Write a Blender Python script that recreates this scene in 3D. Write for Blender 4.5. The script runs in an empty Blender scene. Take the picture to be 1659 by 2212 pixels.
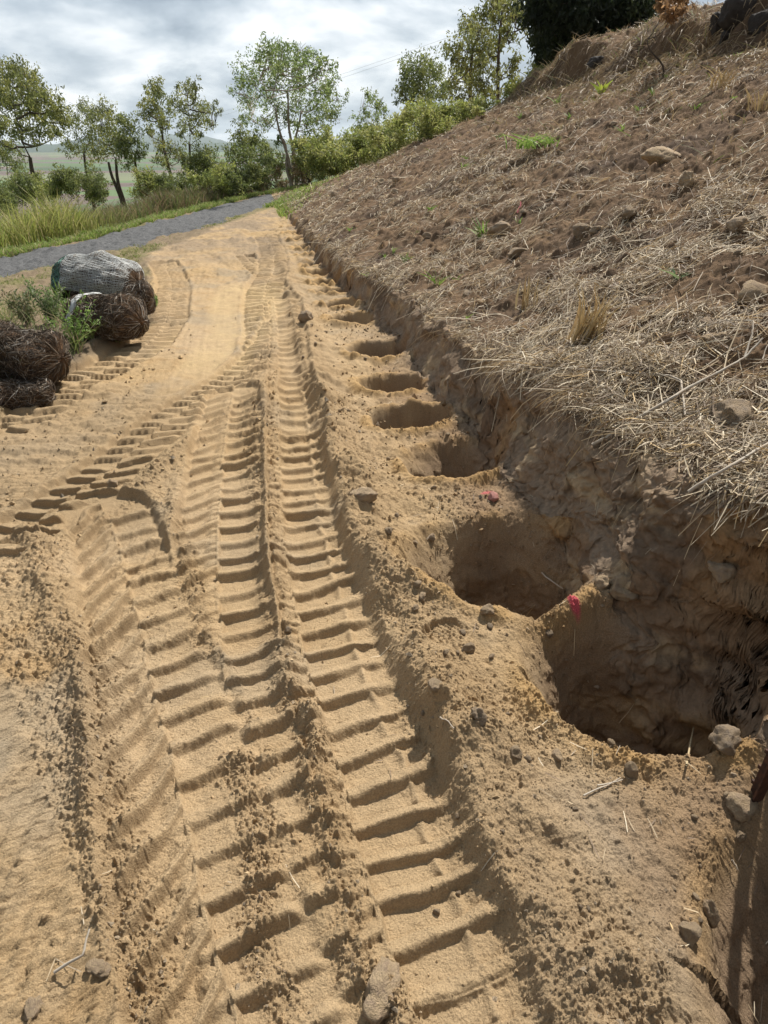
import bpy, bmesh, math, random
import numpy as np
from mathutils import Vector, Matrix
S = bpy.context.scene
COL = S.collection
R = math.radians
rng = np.random.default_rng(7)
random.seed(7)

# ------------------------------------------------------------------ camera
H = 1.6
PITCH = 28.4
F = 1475.0                                   # focal length in 1659-wide photo units
cam = bpy.data.cameras.new('camera'); cam_o = bpy.data.objects.new('camera', cam); COL.objects.link(cam_o)
cam_o.location = (0, 0, H); cam_o.rotation_euler = (R(90 - PITCH), 0, 0)
cam.sensor_fit = 'VERTICAL'; cam.sensor_height = 36.0; cam.lens = 36.0 * F / 2212.0
cam.clip_start = 0.05; cam.clip_end = 30000
S.camera = cam_o
S.render.resolution_x = 768; S.render.resolution_y = 1024

# ------------------------------------------------------------------ light
SUN_EL, SUN_AZ = 51.0, 27.0                  # azimuth to the right of straight ahead (+Y)
w = bpy.data.worlds.new('World'); S.world = w; w.use_nodes = True
nt = w.node_tree; nt.nodes.clear()
N = nt.nodes.new; L = nt.links.new
out = N('ShaderNodeOutputWorld'); bg = N('ShaderNodeBackground'); bg.inputs['Strength'].default_value = 0.1
sky = N('ShaderNodeTexSky'); sky.sky_type = 'NISHITA'; sky.sun_disc = False
sky.sun_elevation = R(SUN_EL); sky.sun_rotation = R(SUN_AZ); sky.air_density = 1.3; sky.dust_density = 2.5
tc = N('ShaderNodeTexCoord'); sep = N('ShaderNodeSeparateXYZ'); L(tc.outputs['Generated'], sep.inputs[0])
def wmath(op, a, b=None):
    n = N('ShaderNodeMath'); n.operation = op
    for k, v in enumerate((a, b)):
        if v is None: continue
        if isinstance(v, (int, float)): n.inputs[k].default_value = v
        else: L(v, n.inputs[k])
    return n.outputs[0]
zz = wmath('ADD', wmath('MAXIMUM', sep.outputs['Z'], 0.0), 0.30)
cx = wmath('DIVIDE', sep.outputs['X'], zz); cy = wmath('DIVIDE', sep.outputs['Y'], zz)
cmb = N('ShaderNodeCombineXYZ'); L(cx, cmb.inputs[0]); L(cy, cmb.inputs[1]); cmb.inputs[2].default_value = 3.7
n1 = N('ShaderNodeTexNoise'); n1.inputs['Scale'].default_value = 2.1; n1.inputs['Detail'].default_value = 7; n1.inputs['Roughness'].default_value = 0.52; n1.inputs['Distortion'].default_value = 0.35
L(cmb.outputs[0], n1.inputs['Vector'])
n2 = N('ShaderNodeTexNoise'); n2.inputs['Scale'].default_value = 4.6; n2.inputs['Detail'].default_value = 8; n2.inputs['Roughness'].default_value = 0.55
L(cmb.outputs[0], n2.inputs['Vector'])
mixn = wmath('ADD', wmath('MULTIPLY', n1.outputs['Fac'], 0.72), wmath('MULTIPLY', n2.outputs['Fac'], 0.28))
cr = N('ShaderNodeValToRGB'); L(mixn, cr.inputs[0])
e = cr.color_ramp.elements
e[0].position = 0.40; e[0].color = (2.7, 3.3, 4.05, 1)
e[1].position = 0.475; e[1].color = (4.1, 4.75, 5.45, 1)
x_ = cr.color_ramp.elements.new(0.53); x_.color = (5.7, 6.25, 6.8, 1)
x_ = cr.color_ramp.elements.new(0.60); x_.color = (7.9, 8.2, 8.5, 1)
mr = N('ShaderNodeMapRange'); L(sep.outputs['Y'], mr.inputs[0]); mr.inputs[1].default_value = -0.5; mr.inputs[2].default_value = 0.75; mr.inputs[3].default_value = 0.45; mr.inputs[4].default_value = 1.0
vm = N('ShaderNodeVectorMath'); vm.operation = 'SCALE'; L(cr.outputs[0], vm.inputs[0]); L(mr.outputs[0], vm.inputs['Scale'])
mx = N('ShaderNodeMix'); mx.data_type = 'RGBA'; mx.inputs[0].default_value = 0.93
L(sky.outputs[0], mx.inputs[6]); L(vm.outputs[0], mx.inputs[7]); L(mx.outputs[2], bg.inputs['Color']); L(bg.outputs[0], out.inputs[0])

sun = bpy.data.lights.new('sun', 'SUN'); sun.energy = 4.9; sun.angle = R(1.2); sun.color = (1.0, 0.95, 0.86)
sun_o = bpy.data.objects.new('sun', sun); COL.objects.link(sun_o)
sd = Vector((math.sin(R(SUN_AZ)) * math.cos(R(SUN_EL)), math.cos(R(SUN_AZ)) * math.cos(R(SUN_EL)), math.sin(R(SUN_EL))))
sun_o.rotation_euler = sd.to_track_quat('Z', 'Y').to_euler()
S.view_settings.view_transform = 'Standard'; S.view_settings.look = 'None'; S.view_settings.exposure = 0.45; S.view_settings.gamma = 1
S.cycles.volume_bounces = 1

# ------------------------------------------------------------------ numpy noise
TB = [rng.random((256, 256)).astype(np.float32) for _ in range(6)]
def vn(x, y, k=0):
    """value noise in [-1,1]"""
    T = TB[k % 6]
    xi = np.floor(x).astype(np.int64); yi = np.floor(y).astype(np.int64)
    fx = x - xi; fy = y - yi
    fx = fx * fx * (3 - 2 * fx); fy = fy * fy * (3 - 2 * fy)
    x0 = (xi + 37 * k) & 255; x1 = (x0 + 1) & 255; y0 = (yi + 91 * k) & 255; y1 = (y0 + 1) & 255
    a = T[x0, y0] * (1 - fx) + T[x1, y0] * fx
    b = T[x0, y1] * (1 - fx) + T[x1, y1] * fx
    return (a * (1 - fy) + b * fy) * 2 - 1
def fbm(x, y, sc, oc=4, k=0, gain=0.5):
    r = 0; a = 1.0; tot = 0
    x = x * sc; y = y * sc
    for i in range(oc):
        r = r + a * vn(x, y, k + i); tot += a
        x, y = (x * 1.62 - y * 1.21) + 13.7, (x * 1.21 + y * 1.62) - 7.1
        a *= gain
    return r / tot
def vn3(x, y, z, k=0):
    zi = np.floor(z); f = z - zi; f = f * f * (3 - 2 * f)
    return vn(x + zi * 17.31, y + zi * 5.77, k) * (1 - f) + vn(x + (zi + 1) * 17.31, y + (zi + 1) * 5.77, k) * f
def crumbs(x, y, cell, dens=0.5, k=0, lo=0.12, hi=0.45, pw=2.0):
    """rounded lumps lying on the soil: height in metres"""
    u = x / cell; v = y / cell
    ui = np.floor(u).astype(np.int64); vi = np.floor(v).astype(np.int64)
    h = np.zeros_like(x)
    for a in (-1, 0, 1):
        for b in (-1, 0, 1):
            p = (ui + a + 53 * k) & 255; q = (vi + b + 29 * k) & 255
            j1 = TB[k % 6][p, q]; j2 = TB[(k + 1) % 6][p, q]; j3 = TB[(k + 2) % 6][p, q]; j4 = TB[(k + 3) % 6][p, q]
            rr = (lo + (hi - lo) * j3 ** pw)
            dx = u - (ui + a + .5 + (j1 - .5) * .8); dy = v - (vi + b + .5 + (j2 - .5) * .8)
            el = 0.7 + 0.6 * j1
            d2 = dx * dx * el + dy * dy / el
            hh = np.maximum(rr - d2 / rr, 0) * .85 * np.where(j4 < dens, 1.0, 0.0)
            h = np.maximum(h, hh)
    return h * cell
def ss(a, b, x):
    t = np.clip((x - a) / (b - a), 0, 1); return t * t * (3 - 2 * t)
def ip(x, pts):
    return np.interp(x, [p[0] for p in pts], [p[1] for p in pts])

# ------------------------------------------------------------------ photo point -> ray
sp, cp = math.sin(R(PITCH)), math.cos(R(PITCH))
def ray(X, Y):
    a = (X - 829.5) / F; u = (1106 - Y) / F
    return np.array([a, cp + u * sp, -sp + u * cp])
def g0(X, Y):
    """point of the flat track (z=0) seen there"""
    d = ray(X, Y); t = H / -d[2]; return (d[0] * t, d[1] * t)
def P(X, Y, D):
    """point at distance D straight ahead"""
    d = ray(X, Y); t = D / d[1]; return Vector((d[0] * t, D, H + d[2] * t))

# ------------------------------------------------------------------ terrain
CA = 0.983
def perp(x, y): return (x - (0.9 - 0.185 * y)) * CA
ROAD = [(-60, -60), (-30, -18), (0, -10.6), (6, -8.9), (9, -7.7), (12.3, -6.45), (14.2, -5.8), (16.3, -5.3), (20.5, -4.65), (27, -3.6), (34, -1.0), (45, 6), (80, 40)]
def roadq(x, y):
    xr = ip(y, ROAD); sl = (ip(y + .5, ROAD) - ip(y - .5, ROAD))
    return (xr - x) / np.sqrt(1 + sl * sl)          # positive = far (left) side
RHW = 1.12
LEFT = [(-5, -3.4), (0, -3.2), (4.46, -2.66), (5.3, -2.5), (6.2, -2.42), (7.1, -2.4), (8.2, -2.75), (9.6, -3.2), (12.3, -4.05), (16, -3.75), (19.3, -3.5), (24, -2.6), (40, 2)]
PB = [(-3, .66), (0, .64), (1.0, .58), (1.8, .46), (2.4, .39), (3.5, .36), (5, .38), (7, .30), (10, .16), (15, .10), (20, .06)]
HB = [(-3, .72), (0.8, .70), (1.7, .62), (2.6, .45), (3.5, .45), (5, .34), (6.2, .33), (9.4, .24), (15, .16), (20, .08)]
# holes: x, y, r, depth
HOLES = [(1.15, 0.87, .37, .50), (.91, 1.81, .35, .68), (.50, 2.51, .375, .60), (.42, 3.62, .30, .46), (.17, 4.30, .25, .36), (.06, 5.02, .24, .32),
         (-.06, 5.98, .27, .28), (-.34, 7.15, .23, .24), (-.47, 7.85, .22, .22), (-.60, 8.55, .22, .20), (-.74, 9.28, .22, .19), (-.88, 10.05, .22, .18),
         (-1.00, 10.85, .22, .17), (-1.16, 11.7, .23, .17), (-1.34, 12.6, .23, .16), (-1.52, 13.6, .24, .15), (-1.72, 14.7, .25, .14), (-1.92, 15.8, .25, .13)]

def polyline_st(x, y, pts):
    """along / across coordinates of points relative to a polyline (vectorised, nearest segment)"""
    best = np.full(x.shape, 1e9); s = np.zeros_like(x); t = np.zeros_like(x); acc = 0
    n = len(pts) - 1
    for i in range(n):
        ax, ay = pts[i]; bx, by = pts[i + 1]
        dx, dy = bx - ax, by - ay; Ls = math.hypot(dx, dy); dx /= Ls; dy /= Ls
        u = (x - ax) * dx + (y - ay) * dy; v = (x - ax) * dy - (y - ay) * dx
        uc = np.clip(u, 0 if i else -1e9 * 0 - .02, Ls if i < n - 1 else Ls + .02)
        d = np.hypot(u - uc, v); m = d < best
        best = np.where(m, d, best); s = np.where(m, acc + uc, s); t = np.where(m, np.where(v >= 0, d, -d), t)
        acc += Ls
    return s, t, best
def smooth_pts(pts, n=4):
    out_ = []
    p = [pts[0]] + list(pts) + [pts[-1]]
    for i in range(1, len(p) - 2):
        for k in range(n):
            u = k / n
            out_.append(tuple(0.5 * (2 * p[i][j] + (p[i + 1][j] - p[i - 1][j]) * u + (2 * p[i - 1][j] - 5 * p[i][j] + 4 * p[i + 1][j] - p[i + 2][j]) * u * u + (-p[i - 1][j] + 3 * p[i][j] - 3 * p[i + 1][j] + p[i + 2][j]) * u ** 3) for j in (0, 1)))
    out_.append(pts[-1]); return out_
def gp(*xy):
    p = smooth_pts([g0(*q) for q in xy], 3)
    return p if p[-1][1] > p[0][1] else p[::-1]      # always near -> far

# tyre passes: centre seam, half widths left/right, lug period, left slant, right slant, sink, ridge height, seam height
TR = [
 dict(p=gp((-200, 960), (-80, 935), (30, 910), (125, 842), (225, 795), (300, 752), (350, 705), (366, 650), (371, 605), (352, 565)), l=.20, r=.22, per=.145, sl=.20, sr=-.30, d=.040, h=.038, sm=.014, crisp=1),
 dict(p=gp((640, 860), (628, 790), (628, 720), (615, 660), (590, 615), (560, 580), (530, 555)), l=.17, r=.15, per=.20, sl=-.2, sr=-.1, d=.035, h=.048, sm=.02, crisp=1),
 dict(p=gp((560, 800), (575, 730), (570, 670), (575, 620), (590, 585), (592, 560), (590, 540), (575, 510)), l=.24, r=.22, per=.19, sl=.2, sr=-.1, d=.038, h=.046, sm=.024, crisp=1),
 dict(p=gp((-300, 1290), (-120, 1215), (0, 1165), (50, 1141), (115, 1099), (170, 1056), (225, 1016), (270, 981), (320, 938), (360, 906), (400, 876), (450, 845), (500, 812), (548, 776), (582, 735), (602, 690)), l=.17, r=.21, per=.140, sl=.25, sr=-.50, d=.042, h=.038, sm=.010, crisp=1),
 dict(p=gp((500, 850), (492, 900), (480, 1000), (474, 1100), (470, 1200), (472, 1300), (480, 1400), (492, 1500), (512, 1600), (540, 1700), (570, 1800), (600, 1900), (650, 2050), (700, 2212), (760, 2400)), l=.19, r=.22, per=.112, sl=.55, sr=-.04, d=.042, h=.035, sm=.032),
 dict(p=gp((226, 1105), (245, 1150), (270, 1230), (300, 1350), (322, 1450), (346, 1550), (372, 1650), (397, 1750), (420, 1850), (445, 1960), (480, 2100), (510, 2220), (560, 2400)), l=.20, r=.22, per=.120, sl=.95, sr=-.10, d=.042, h=.036, sm=.036),
 dict(p=gp((592, 650), (598, 700), (600, 770), (600, 830), (602, 900), (604, 1000), (608, 1100), (618, 1200), (638, 1300), (656, 1400), (682, 1500), (710, 1600), (742, 1700), (772, 1800), (800, 1900), (838, 2020), (890, 2170), (960, 2400)), l=.075, r=.285, per=.110, sl=.2, sr=-.08, d=.048, h=.036, sm=.036),
]
# loose ridges pushed up between the wheels: line, half width, height
BERM = [
 dict(p=gp((585, 530), (618, 590), (632, 640), (645, 700), (668, 800), (705, 900), (735, 1010), (762, 1100), (800, 1200), (865, 1310), (925, 1440), (960, 1550), (1010, 1680), (1075, 1820), (1150, 1960), (1250, 2200), (1350, 2450)), wl=.075, wr=.20, h=.105, tp=[(4.5, 1), (6.5, .7), (9, .45), (13, .25)]),
 dict(p=gp((600, 700), (585, 760), (572, 850), (572, 950), (578, 1060), (590, 1180), (602, 1300), (618, 1400), (645, 1500), (670, 1600), (700, 1720), (730, 1830), (765, 1960), (820, 2120), (900, 2400)), wl=.06, wr=.05, h=.06, far=2.2, tp=[(4.5, 1), (5.6, .8), (6.6, 0)]),
 dict(p=gp((60, 1150), (88, 1200), (120, 1300), (150, 1400), (180, 1480), (205, 1600), (222, 1750), (235, 1900), (250, 2050), (262, 2212), (275, 2400)), wl=.055, wr=.075, h=.048),
 dict(p=gp((520, 860), (420, 950), (330, 1030), (250, 1095), (170, 1140)), wl=.05, wr=.05, h=.028),
 dict(p=gp((-100, 930), (0, 875), (90, 830), (180, 775), (260, 725), (320, 680), (335, 640)), wl=.12, wr=.07, h=.085),
 dict(p=gp((385, 1100), (400, 1200), (425, 1290), (450, 1380)), wl=.04, wr=.04, h=.02),
 dict(p=gp((520, 1650), (545, 1760), (560, 1900), (590, 2060), (620, 2212), (650, 2400)), wl=.045, wr=.04, h=.014),
]
def base_z(x, y):
    z = -0.075 * np.maximum(-x - 3.0, 0) * ss(0, 6, y + 4)
    z = np.maximum(z, -0.55)
    q = roadq(x, y)
    z = z - 0.14 * np.maximum(q - 2.6, 0) - .012 * np.maximum(q - 1.3, 0)
    far = np.maximum(np.hypot(x, y) - 30, 0)
    z = np.where(q < 0, z - 0.10 * far * ss(0, 10, far), z)
    return np.maximum(z, -45.0 + 0 * x)
def terrain(x, y, detail=True):
    """returns height, colour (n,3), zone masks"""
    x = np.asarray(x, dtype=np.float64); y = np.asarray(y, dtype=np.float64)
    rr = np.hypot(x, y)
    spc = 0.0012 * np.sqrt(rr * rr + H * H)                       # local mesh spacing
    def fade(size): return np.clip(size / (spc * 2.2) - .3, 0, 1)
    near = rr < 45
    p = perp(x, y); q = roadq(x, y)
    z = base_z(x, y)
    xl = ip(y, LEFT) + .10 * fbm(x, y, 1.5, 3, 2)
    inpath = ss(-.05, .10, x - xl) * ss(24, 19, y)
    # broad undulation
    z = z + .02 * fbm(x, y, .8, 3, 1) * near + .008 * fbm(x, y, 3.5, 3, 3) * near
    z = z + .5 * fbm(x, y, .02, 3, 2) * ss(40, 200, rr)
    # ---- bank and hillside
    scal = .075 * fbm(y, x * .3, 1.5, 3, 4) * ss(12, 5, y) + .02 * fbm(y, x * .3, 1.6, 3, 2) + .026 * fbm(x, y, 7, 3, 1)
    pb = ip(y, PB) + scal
    wb = ip(y, [(0, .34), (2.2, .27), (3.2, .22), (6, .15), (10, .08)]) + .06 * fbm(y, x * .2, 2.1, 2, 5) * ss(8, 4, y)
    hb = ip(y, HB)
    fall = ss(29, 20.5, y)
    pt = pb + wb
    lump = .07 * fbm(x, y, 1.1, 4, 0) + .07 * fbm(x, y, 3.1, 4, 3, .6) * fade(.1)
    hill = hb + .405 * (p - pt) + lump * ss(0, .6, p - pt) * (1 + .12 * np.maximum(p, 0))
    # terraces of turned-over earth running along the slope
    hill = hill + .05 * np.abs(fbm(x * .55 + y * .1, y * .25, 2.3, 3, 5)) * ss(.3, 1.5, p - pt)
    scp = p - (6.4 + .5 * fbm(x, y, .5, 3, 2) + .3 * fbm(x, y, 2.5, 4, 1, .6))
    hill = hill + (.5 + .35 * fbm(x, y, .7, 2, 4)) * ss(0, .6, scp) - .12 * np.maximum(scp - .3, 0)
    hill = hill - .18 * np.maximum(p - 10, 0)
    hill = np.minimum(hill, 7)
    t_face = ss(0, 1, (p - pb) / np.maximum(wb, .03))
    hz = np.where(p > pt, hill, hb * t_face)
    onhill = ss(-.02, .05, p - pb)
    z = z + np.where(p > pb, hz, 0) * fall
    # slump of soil against the foot of the bank
    foot = np.exp(-np.maximum(pb - p, 0) / .09) * (p <= pb) * ip(y, [(0, .10), (2, .07), (6, .05), (12, .03), (20, 0)])
    z = z + foot * (.6 + .8 * fbm(x, y, 3.0, 2, 2)) + np.where(p > pb, ip(y, [(0, .10), (2, .07), (6, .05), (12, .03), (20, 0)]) * .6 * np.maximum(1 - t_face, 0), 0)
    ground = z.copy()
    flat = (p < pb)
    m = flat & (rr < 25)
    X = x[m]; Y = y[m]
    dz = np.zeros_like(X)
    scr1 = ss(.0, .15, X - ip(Y, [(4.4, -1.75), (5.3, -1.75), (6.6, -1.75), (8.2, -2.1), (9.5, -2.3)])) * ss(0, .15, ip(Y, [(4.4, -1.25), (5.3, -1.0), (6.6, -1.0), (8.2, -1.1), (9.5, -1.5)]) - X) * ss(4.4, 4.9, Y) * ss(9.5, 8.8, Y)
    packed = .85 * scr1; bermm = np.zeros_like(X); dusty = np.zeros_like(X)
    wx = X + .010 * fbm(X, Y, 9, 2, 3); wy = Y + .012 * fbm(X, Y, 8, 2, 1)
    # bladed marks of the flattened strip: fine lines along the track
    dl = vn((X + .19 * Y) * 85, Y * 1.3, 2) * .0016 + vn((X + .19 * Y) * 30, Y * .8, 3) * .0028
    dz += dl
    # rippled cross marks on the left
    rip = ss(-1.1, -1.5, X + .25 * (Y - 3.6)) * ss(5.3, 4.7, Y) * ss(2.6, 3.1, Y)
    dz += rip * (.026 * fbm(X * .35, Y * 3.0, 4.0, 4, 4) + .012 * fbm(X, Y * 2, 12, 3, 2))
    # rough ground between the ridge and the holes, and beyond
    pm = p[m]
    rgh = ss(-.62, -.42, pm) * ss(20, 14, Y)
    dz += rgh * (.030 * fbm(X, Y * 1.3, 5.5, 4, 2) + .012 * fbm(X, Y, 16, 3, 1)) - rgh * .01
    farr = ss(7.5, 10, Y)
    dz += farr * (.085 * fbm(X * 1.4, Y * .7, 2.0, 6, 5, .65)) + .006 * fbm(X, Y, 12, 3, 3)
    for i, b in enumerate(BERM[3:5]):
        s, t, d = polyline_st(wx, wy, b['p'])
        e_ = np.where(t > 0, t / b['wr'], -t / b['wl'])
        g = np.exp(-(e_ ** 2)) * (d < .5)
        dz += b['h'] * g * (.8 + .5 * vn(s * 9, t * 4, 3)); bermm = np.maximum(bermm, g)
    for i, T in enumerate(TR):
        s, t, d = polyline_st(wx, wy, T['p'])
        s = s + .02 * vn(s * 2.2, t * 0, i)
        wl = T['l'] * (1 + .12 * vn(s * 1.7, 0 * s, i)); wr_ = T['r'] * (1 + .10 * vn(s * 1.9, 0 * s, i + 1))
        right = t > 0
        at_ = np.abs(t)
        e_ = np.where(right, at_ / wr_, at_ / wl)
        mask = 1 - ss(.88, 1.06, e_)
        mask = mask * (d < .6)
        Ls = T['per']
        slant = np.where(right, T['sr'], T['sl'])
        wob = .016 * vn(s * 7, t * 3, 2)
        ph = -((np.log1p(.11 * np.maximum(s, 0)) / .11 if i >= 4 else s) + slant * at_ + wob) / Ls + np.where(right, 0.0, .45)
        cell = np.floor(ph); f = ph - cell
        # each ridge: crest near its far side, long rounded slope on the near side
        ridge = ss(.0, .10, f) * (.72 + .28 * ss(.1, .32, f)) * (1 - ss(.30, .50, f) ** 1.5)
        amp = .85 + .3 * vn(cell * 3.7 + i * 11, np.where(right, 0.0, 7.3), 4) 
        amp = amp * (.78 + .3 * ss(-.45, .25, vn(s * 5.5, t * 7, 5)))
        if 'crisp' in T: ridge = ss(.0, .07, f) * (1 - ss(.38, .47, f)) * (.85 + .15 * f / .4)
        lug = ridge * amp * T['h'] * (np.where(right, 1, 1.35) if i == 5 else 1) * (1 - .55 * ss(.75, 1.0, e_))
        bend = .006 * vn(t * 18, s * 2, 0)
        seam = np.where(right, 1 - ss(0, .014, at_), 1 - ss(.028, .075, at_) * 1.0 - .10 * ss(0, .01, at_)) * T['sm'] * (.80 + .12 * vn(s * 40, t * 20, 3) - np.where(right | (at_ < .008), 0, .42) * ss(.35, .0, np.abs(((s + .3 * at_) / Ls * 2.0) % 1.0 - .5)))
        brk = .55 + .45 * ss(-.35, .1, vn(s * 3.1, s * 0 + i * 5.1, 2))
        seam = seam * brk
        if T['l'] < .1: seam = np.maximum(seam, np.exp(-((t - .185 - .012 * vn(s * 14, s * 0, 2)) / .014) ** 2) * .020 * (.7 + .5 * vn(s * 30, t * 9, 4)))
        hh = -T['d'] + np.maximum(lug, seam) + bend
        # worn or filled-in stretches
        worn = ss(.3, .7, fbm(X, Y, 2.3, 3, i)) * .55
        hh = hh * (1 - .5 * worn)
        # loose soil shouldered up outside each edge
        sh = np.exp(-((at_ - np.where(right, wr_, wl) - .028) / .026) ** 2) * .014 * (d < .7) * (.6 + .7 * vn(s * 12, t * 10, 1))
        sh = np.where((T['l'] < .1) & ~right, 0, sh)
        dz = dz * (1 - mask) + mask * hh + sh * (1 - mask)
        packed = packed * (1 - mask) + mask * (1 - .6 * worn)
        packed = np.maximum(packed - .8 * np.clip(sh / .014, 0, 1), 0)
    for i, b in enumerate(BERM):
        if i in (3, 4): continue
        s, t, d = polyline_st(wx, wy, b['p'])
        t = t + .022 * vn(s * 6, s * 0, i) + .010 * vn(s * 17, t * 3, i + 1)
        e_ = np.where(t > 0, t / b['wr'], -t / b['wl'])
        if 'far' in b: e_ = e_ / ip(Y, [(1.5, .75), (3, 1.2), (4.5, b['far']), (6, b['far'])])
        g = np.exp(-np.abs(e_) ** 2) * (d < .6)
        mod = .8 + .45 * vn(s * 5, t * 4, 2) + .3 * vn(s * 15, t * 12, 4)
        if 'tp' in b: g = g * ip(Y, b['tp'])
        dz += b['h'] * g * mod; bermm = np.maximum(bermm, np.minimum(g * 1.4, 1)); packed *= 1 - np.minimum(g * 1.3, 1)
    # boot sole print beside the second hole
    bx, by = .22, 1.98
    u = (X - bx) * .8 + (Y - by) * .6; v = -(X - bx) * .6 + (Y - by) * .8
    bo = (1 - ss(.85, 1.0, np.sqrt((u / .11) ** 2 + (v / .07) ** 2)))
    dz = dz * (1 - .7 * bo) + bo * (-.006 + .0028 * np.sin(np.sqrt((u + .08) ** 2 + v * v) * 330))
    loose = 1 - .80 * packed
    mnear = rr[m]
    def fd(s_): return np.clip(s_ / (0.0012 * np.sqrt(mnear ** 2 + H * H) * 1.6) - .15, 0, 1)
    if detail:
        cwx = .006 * fbm(X, Y, 60, 2, 2); cwy = .006 * fbm(X, Y, 60, 2, 4); X = X + cwx; Y = Y + cwy
        cd = np.clip(.85 + 1.2 * fbm(X, Y, 3.2, 3, 0), .45, 1.5)
        lft = ss(-.50, -.75, X + .10 * Y) * ss(3.2, 2.6, Y)
        dz += lft * (.009 * np.abs(vn((X + .05 * Y) * 48, Y * 1.2, 1)) + .010 * np.minimum(fbm(X, Y * .5, 9, 4, 2) + .1, 0) + .006 * fbm(X, Y, 30, 3, 3))
        cd = cd + .5 * lft
        soft = (.25 + .75 * loose)
        flatten = ss(-1.45, -1.2, X + .12 * Y) * 0
        blade = ss(5.5, 4.2, Y) + ss(-.35, .1, fbm(X, Y, 1.7, 3, 2))
        lo_ = cd * np.clip(loose * (.35 + .5 * blade) + bermm * .8 + rgh * .5, .12, 1.25)
        dz += lo_ * .75 * crumbs(X, Y, .050, .25, 0, .10, .34, 2.5) * fd(.02)
        dz += lo_ * .9 * crumbs(X, Y, .026, .55, 1, .14, .44) * fd(.010)
        dz += lo_ * 1.3 * crumbs(X, Y, .0125, .8, 2, .18, .5) * fd(.006)
        dz += np.clip(lo_ + .12, 0, 1) * 1.1 * crumbs(X, Y, .0075, .6, 3, .2, .5) * fd(.004)
        dz += (.002 + .0075 * lo_) * fbm(X, Y, 38, 4, 1, .6) * fd(.012) + .0035 * bermm * fbm(X, Y, 90, 2, 4) * fd(.01)
        dz += bermm * .9 * crumbs(X, Y, .04, .6, 5, .12, .4) * fd(.01) + bermm * 1.1 * crumbs(X, Y, .017, .7, 4, .15, .45) * fd(.006)
        # cracks across the pressed pads
        ck = np.abs(vn(X * 17, Y * 17, 3)) + .6 * np.abs(vn(X * 41, Y * 41, 1))
        dz -= packed * ss(.10, .0, ck) * ss(.1, .5, fbm(X, Y, 4, 2, 5)) * .008 * fd(.01)
    z[m] += dz
    PK = np.zeros_like(z); PK[m] = packed; BM = np.zeros_like(z); BM[m] = bermm; RG = np.zeros_like(z); RG[m] = rgh
    # ---- the post holes
    hm = np.zeros_like(z); holedepth = np.zeros_like(z); rim = np.zeros_like(z)
    for k, (hx, hy, hr, hd) in enumerate(HOLES):
        mm = (np.abs(x - hx) < 1.0) & (np.abs(y - hy) < 1.0)
        X = x[mm]; Y = y[mm]
        if X.size == 0: continue
        dx = X - hx; dy = (Y - hy)
        a = np.arctan2(dy, dx)
        r_ = np.hypot(dx * (.92 if k == 1 else 1), dy * (1.0 if k < 3 else 1.12 if k < 7 else 1.22))
        wv = hr * (1 + .09 * vn(a * 1.3 + k * 5, a * 0 + k, 2) + .05 * np.sin(2 * a + k * 1.7)) + .016 * fbm(X, Y, 7, 2, 3)
        back = ss(-.2, .8, np.sin(a)); lside = ss(.2, 1.0, -np.cos(a))
        if k == 0: sl_in, e1 = .34, .17
        elif k < 4: sl_in, e1 = .07 + .20 * back + .12 * lside, .02 + .03 * lside + .07 * back
        else: sl_in, e1 = .07 + .06 * back, .03
        prof = 1 - ss(-sl_in, e1, r_ - wv)
        bott = .04 * fbm(X, Y, 7, 3, 1) + .025 * fbm(X, Y, 20, 2, 4)
        target = -hd + bott
        base_ = z[mm]
        top = np.minimum(base_, .9)
        z[mm] = base_ * (1 - prof) + np.minimum(target, base_) * prof
        # spoil lip around the rim, mostly on the near and track side
        lip = np.exp(-((r_ - wv - .055) / .045) ** 2) * (.030 if k < 3 else .035 if k < 7 else .05) * (p[mm] < pb[mm])
        lip = lip * (.7 + .6 * vn(a * 4, a * 0 + k, 4)) * (.6 + .6 * ss(-.3, .6, -np.sin(a)))
        z[mm] += lip * (1 - prof)
        hm[mm] = np.maximum(hm[mm], prof); rim[mm] = np.maximum(rim[mm], np.clip(lip / .03, 0, 1))
    if detail:
        face = np.clip(onhill * (1 - ss(0, .25, p - pt)), 0, 1) * (rr < 25)
        rough_m = np.maximum(face, hm)
        mm = (rough_m > .02) & (rr < 20)
        X = x[mm]; Y = y[mm]
        fl_ = np.where(hm[mm] > .02, .45 + .55 * ss(.85, 1, hm[mm]), 1.0)
        z[mm] += fl_ * rough_m[mm] * (.02 * fbm(X, Y, 9, 3, 2) + .8 * crumbs(X, Y, .045, .5, 4, .1, .42, 2) * fade(.02)[mm] + .6 * crumbs(X, Y, .018, .5, 5) * fade(.01)[mm])
        hh = (p > pb) & (rr < 45)
        X = x[hh]; Y = y[hh]; fdx = np.clip(.02 / (spc[hh] * 2.2) - .3, 0, 1); fdl = np.clip(.06 / (spc[hh] * 2.2) - .1, 0, 1)
        X = X + .015 * fbm(X, Y, 20, 2, 1); Y = Y + .015 * fbm(X, Y, 20, 2, 3)
        z[hh] += 1.1 * crumbs(X, Y, .17, .5, 1, .08, .36, 2.2) * fdl + .9 * crumbs(X, Y, .07, .5, 2, .1, .42, 2) * fdl + .7 * crumbs(X, Y, .03, .55, 3) * fdx + .045 * fbm(X, Y, 8, 4, 4, .6) * fdl
        gr = (p < pb) & (x < xl) & (rr < 45)
        X = x[gr]; Y = y[gr]
        z[gr] += .03 * fbm(X, Y, 5, 4, 2) + .5 * crumbs(X, Y, .05, .5, 2)
    # ---- colour of the earth itself
    n_a = fbm(x, y, 1.3, 4, 3); n_b = fbm(x, y, 6, 4, 1); n_c = fbm(x, y, 28, 3, 2)
    def mixc(c, c2, f): return c * (1 - f[:, None]) + np.array(c2) * f[:, None]
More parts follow.
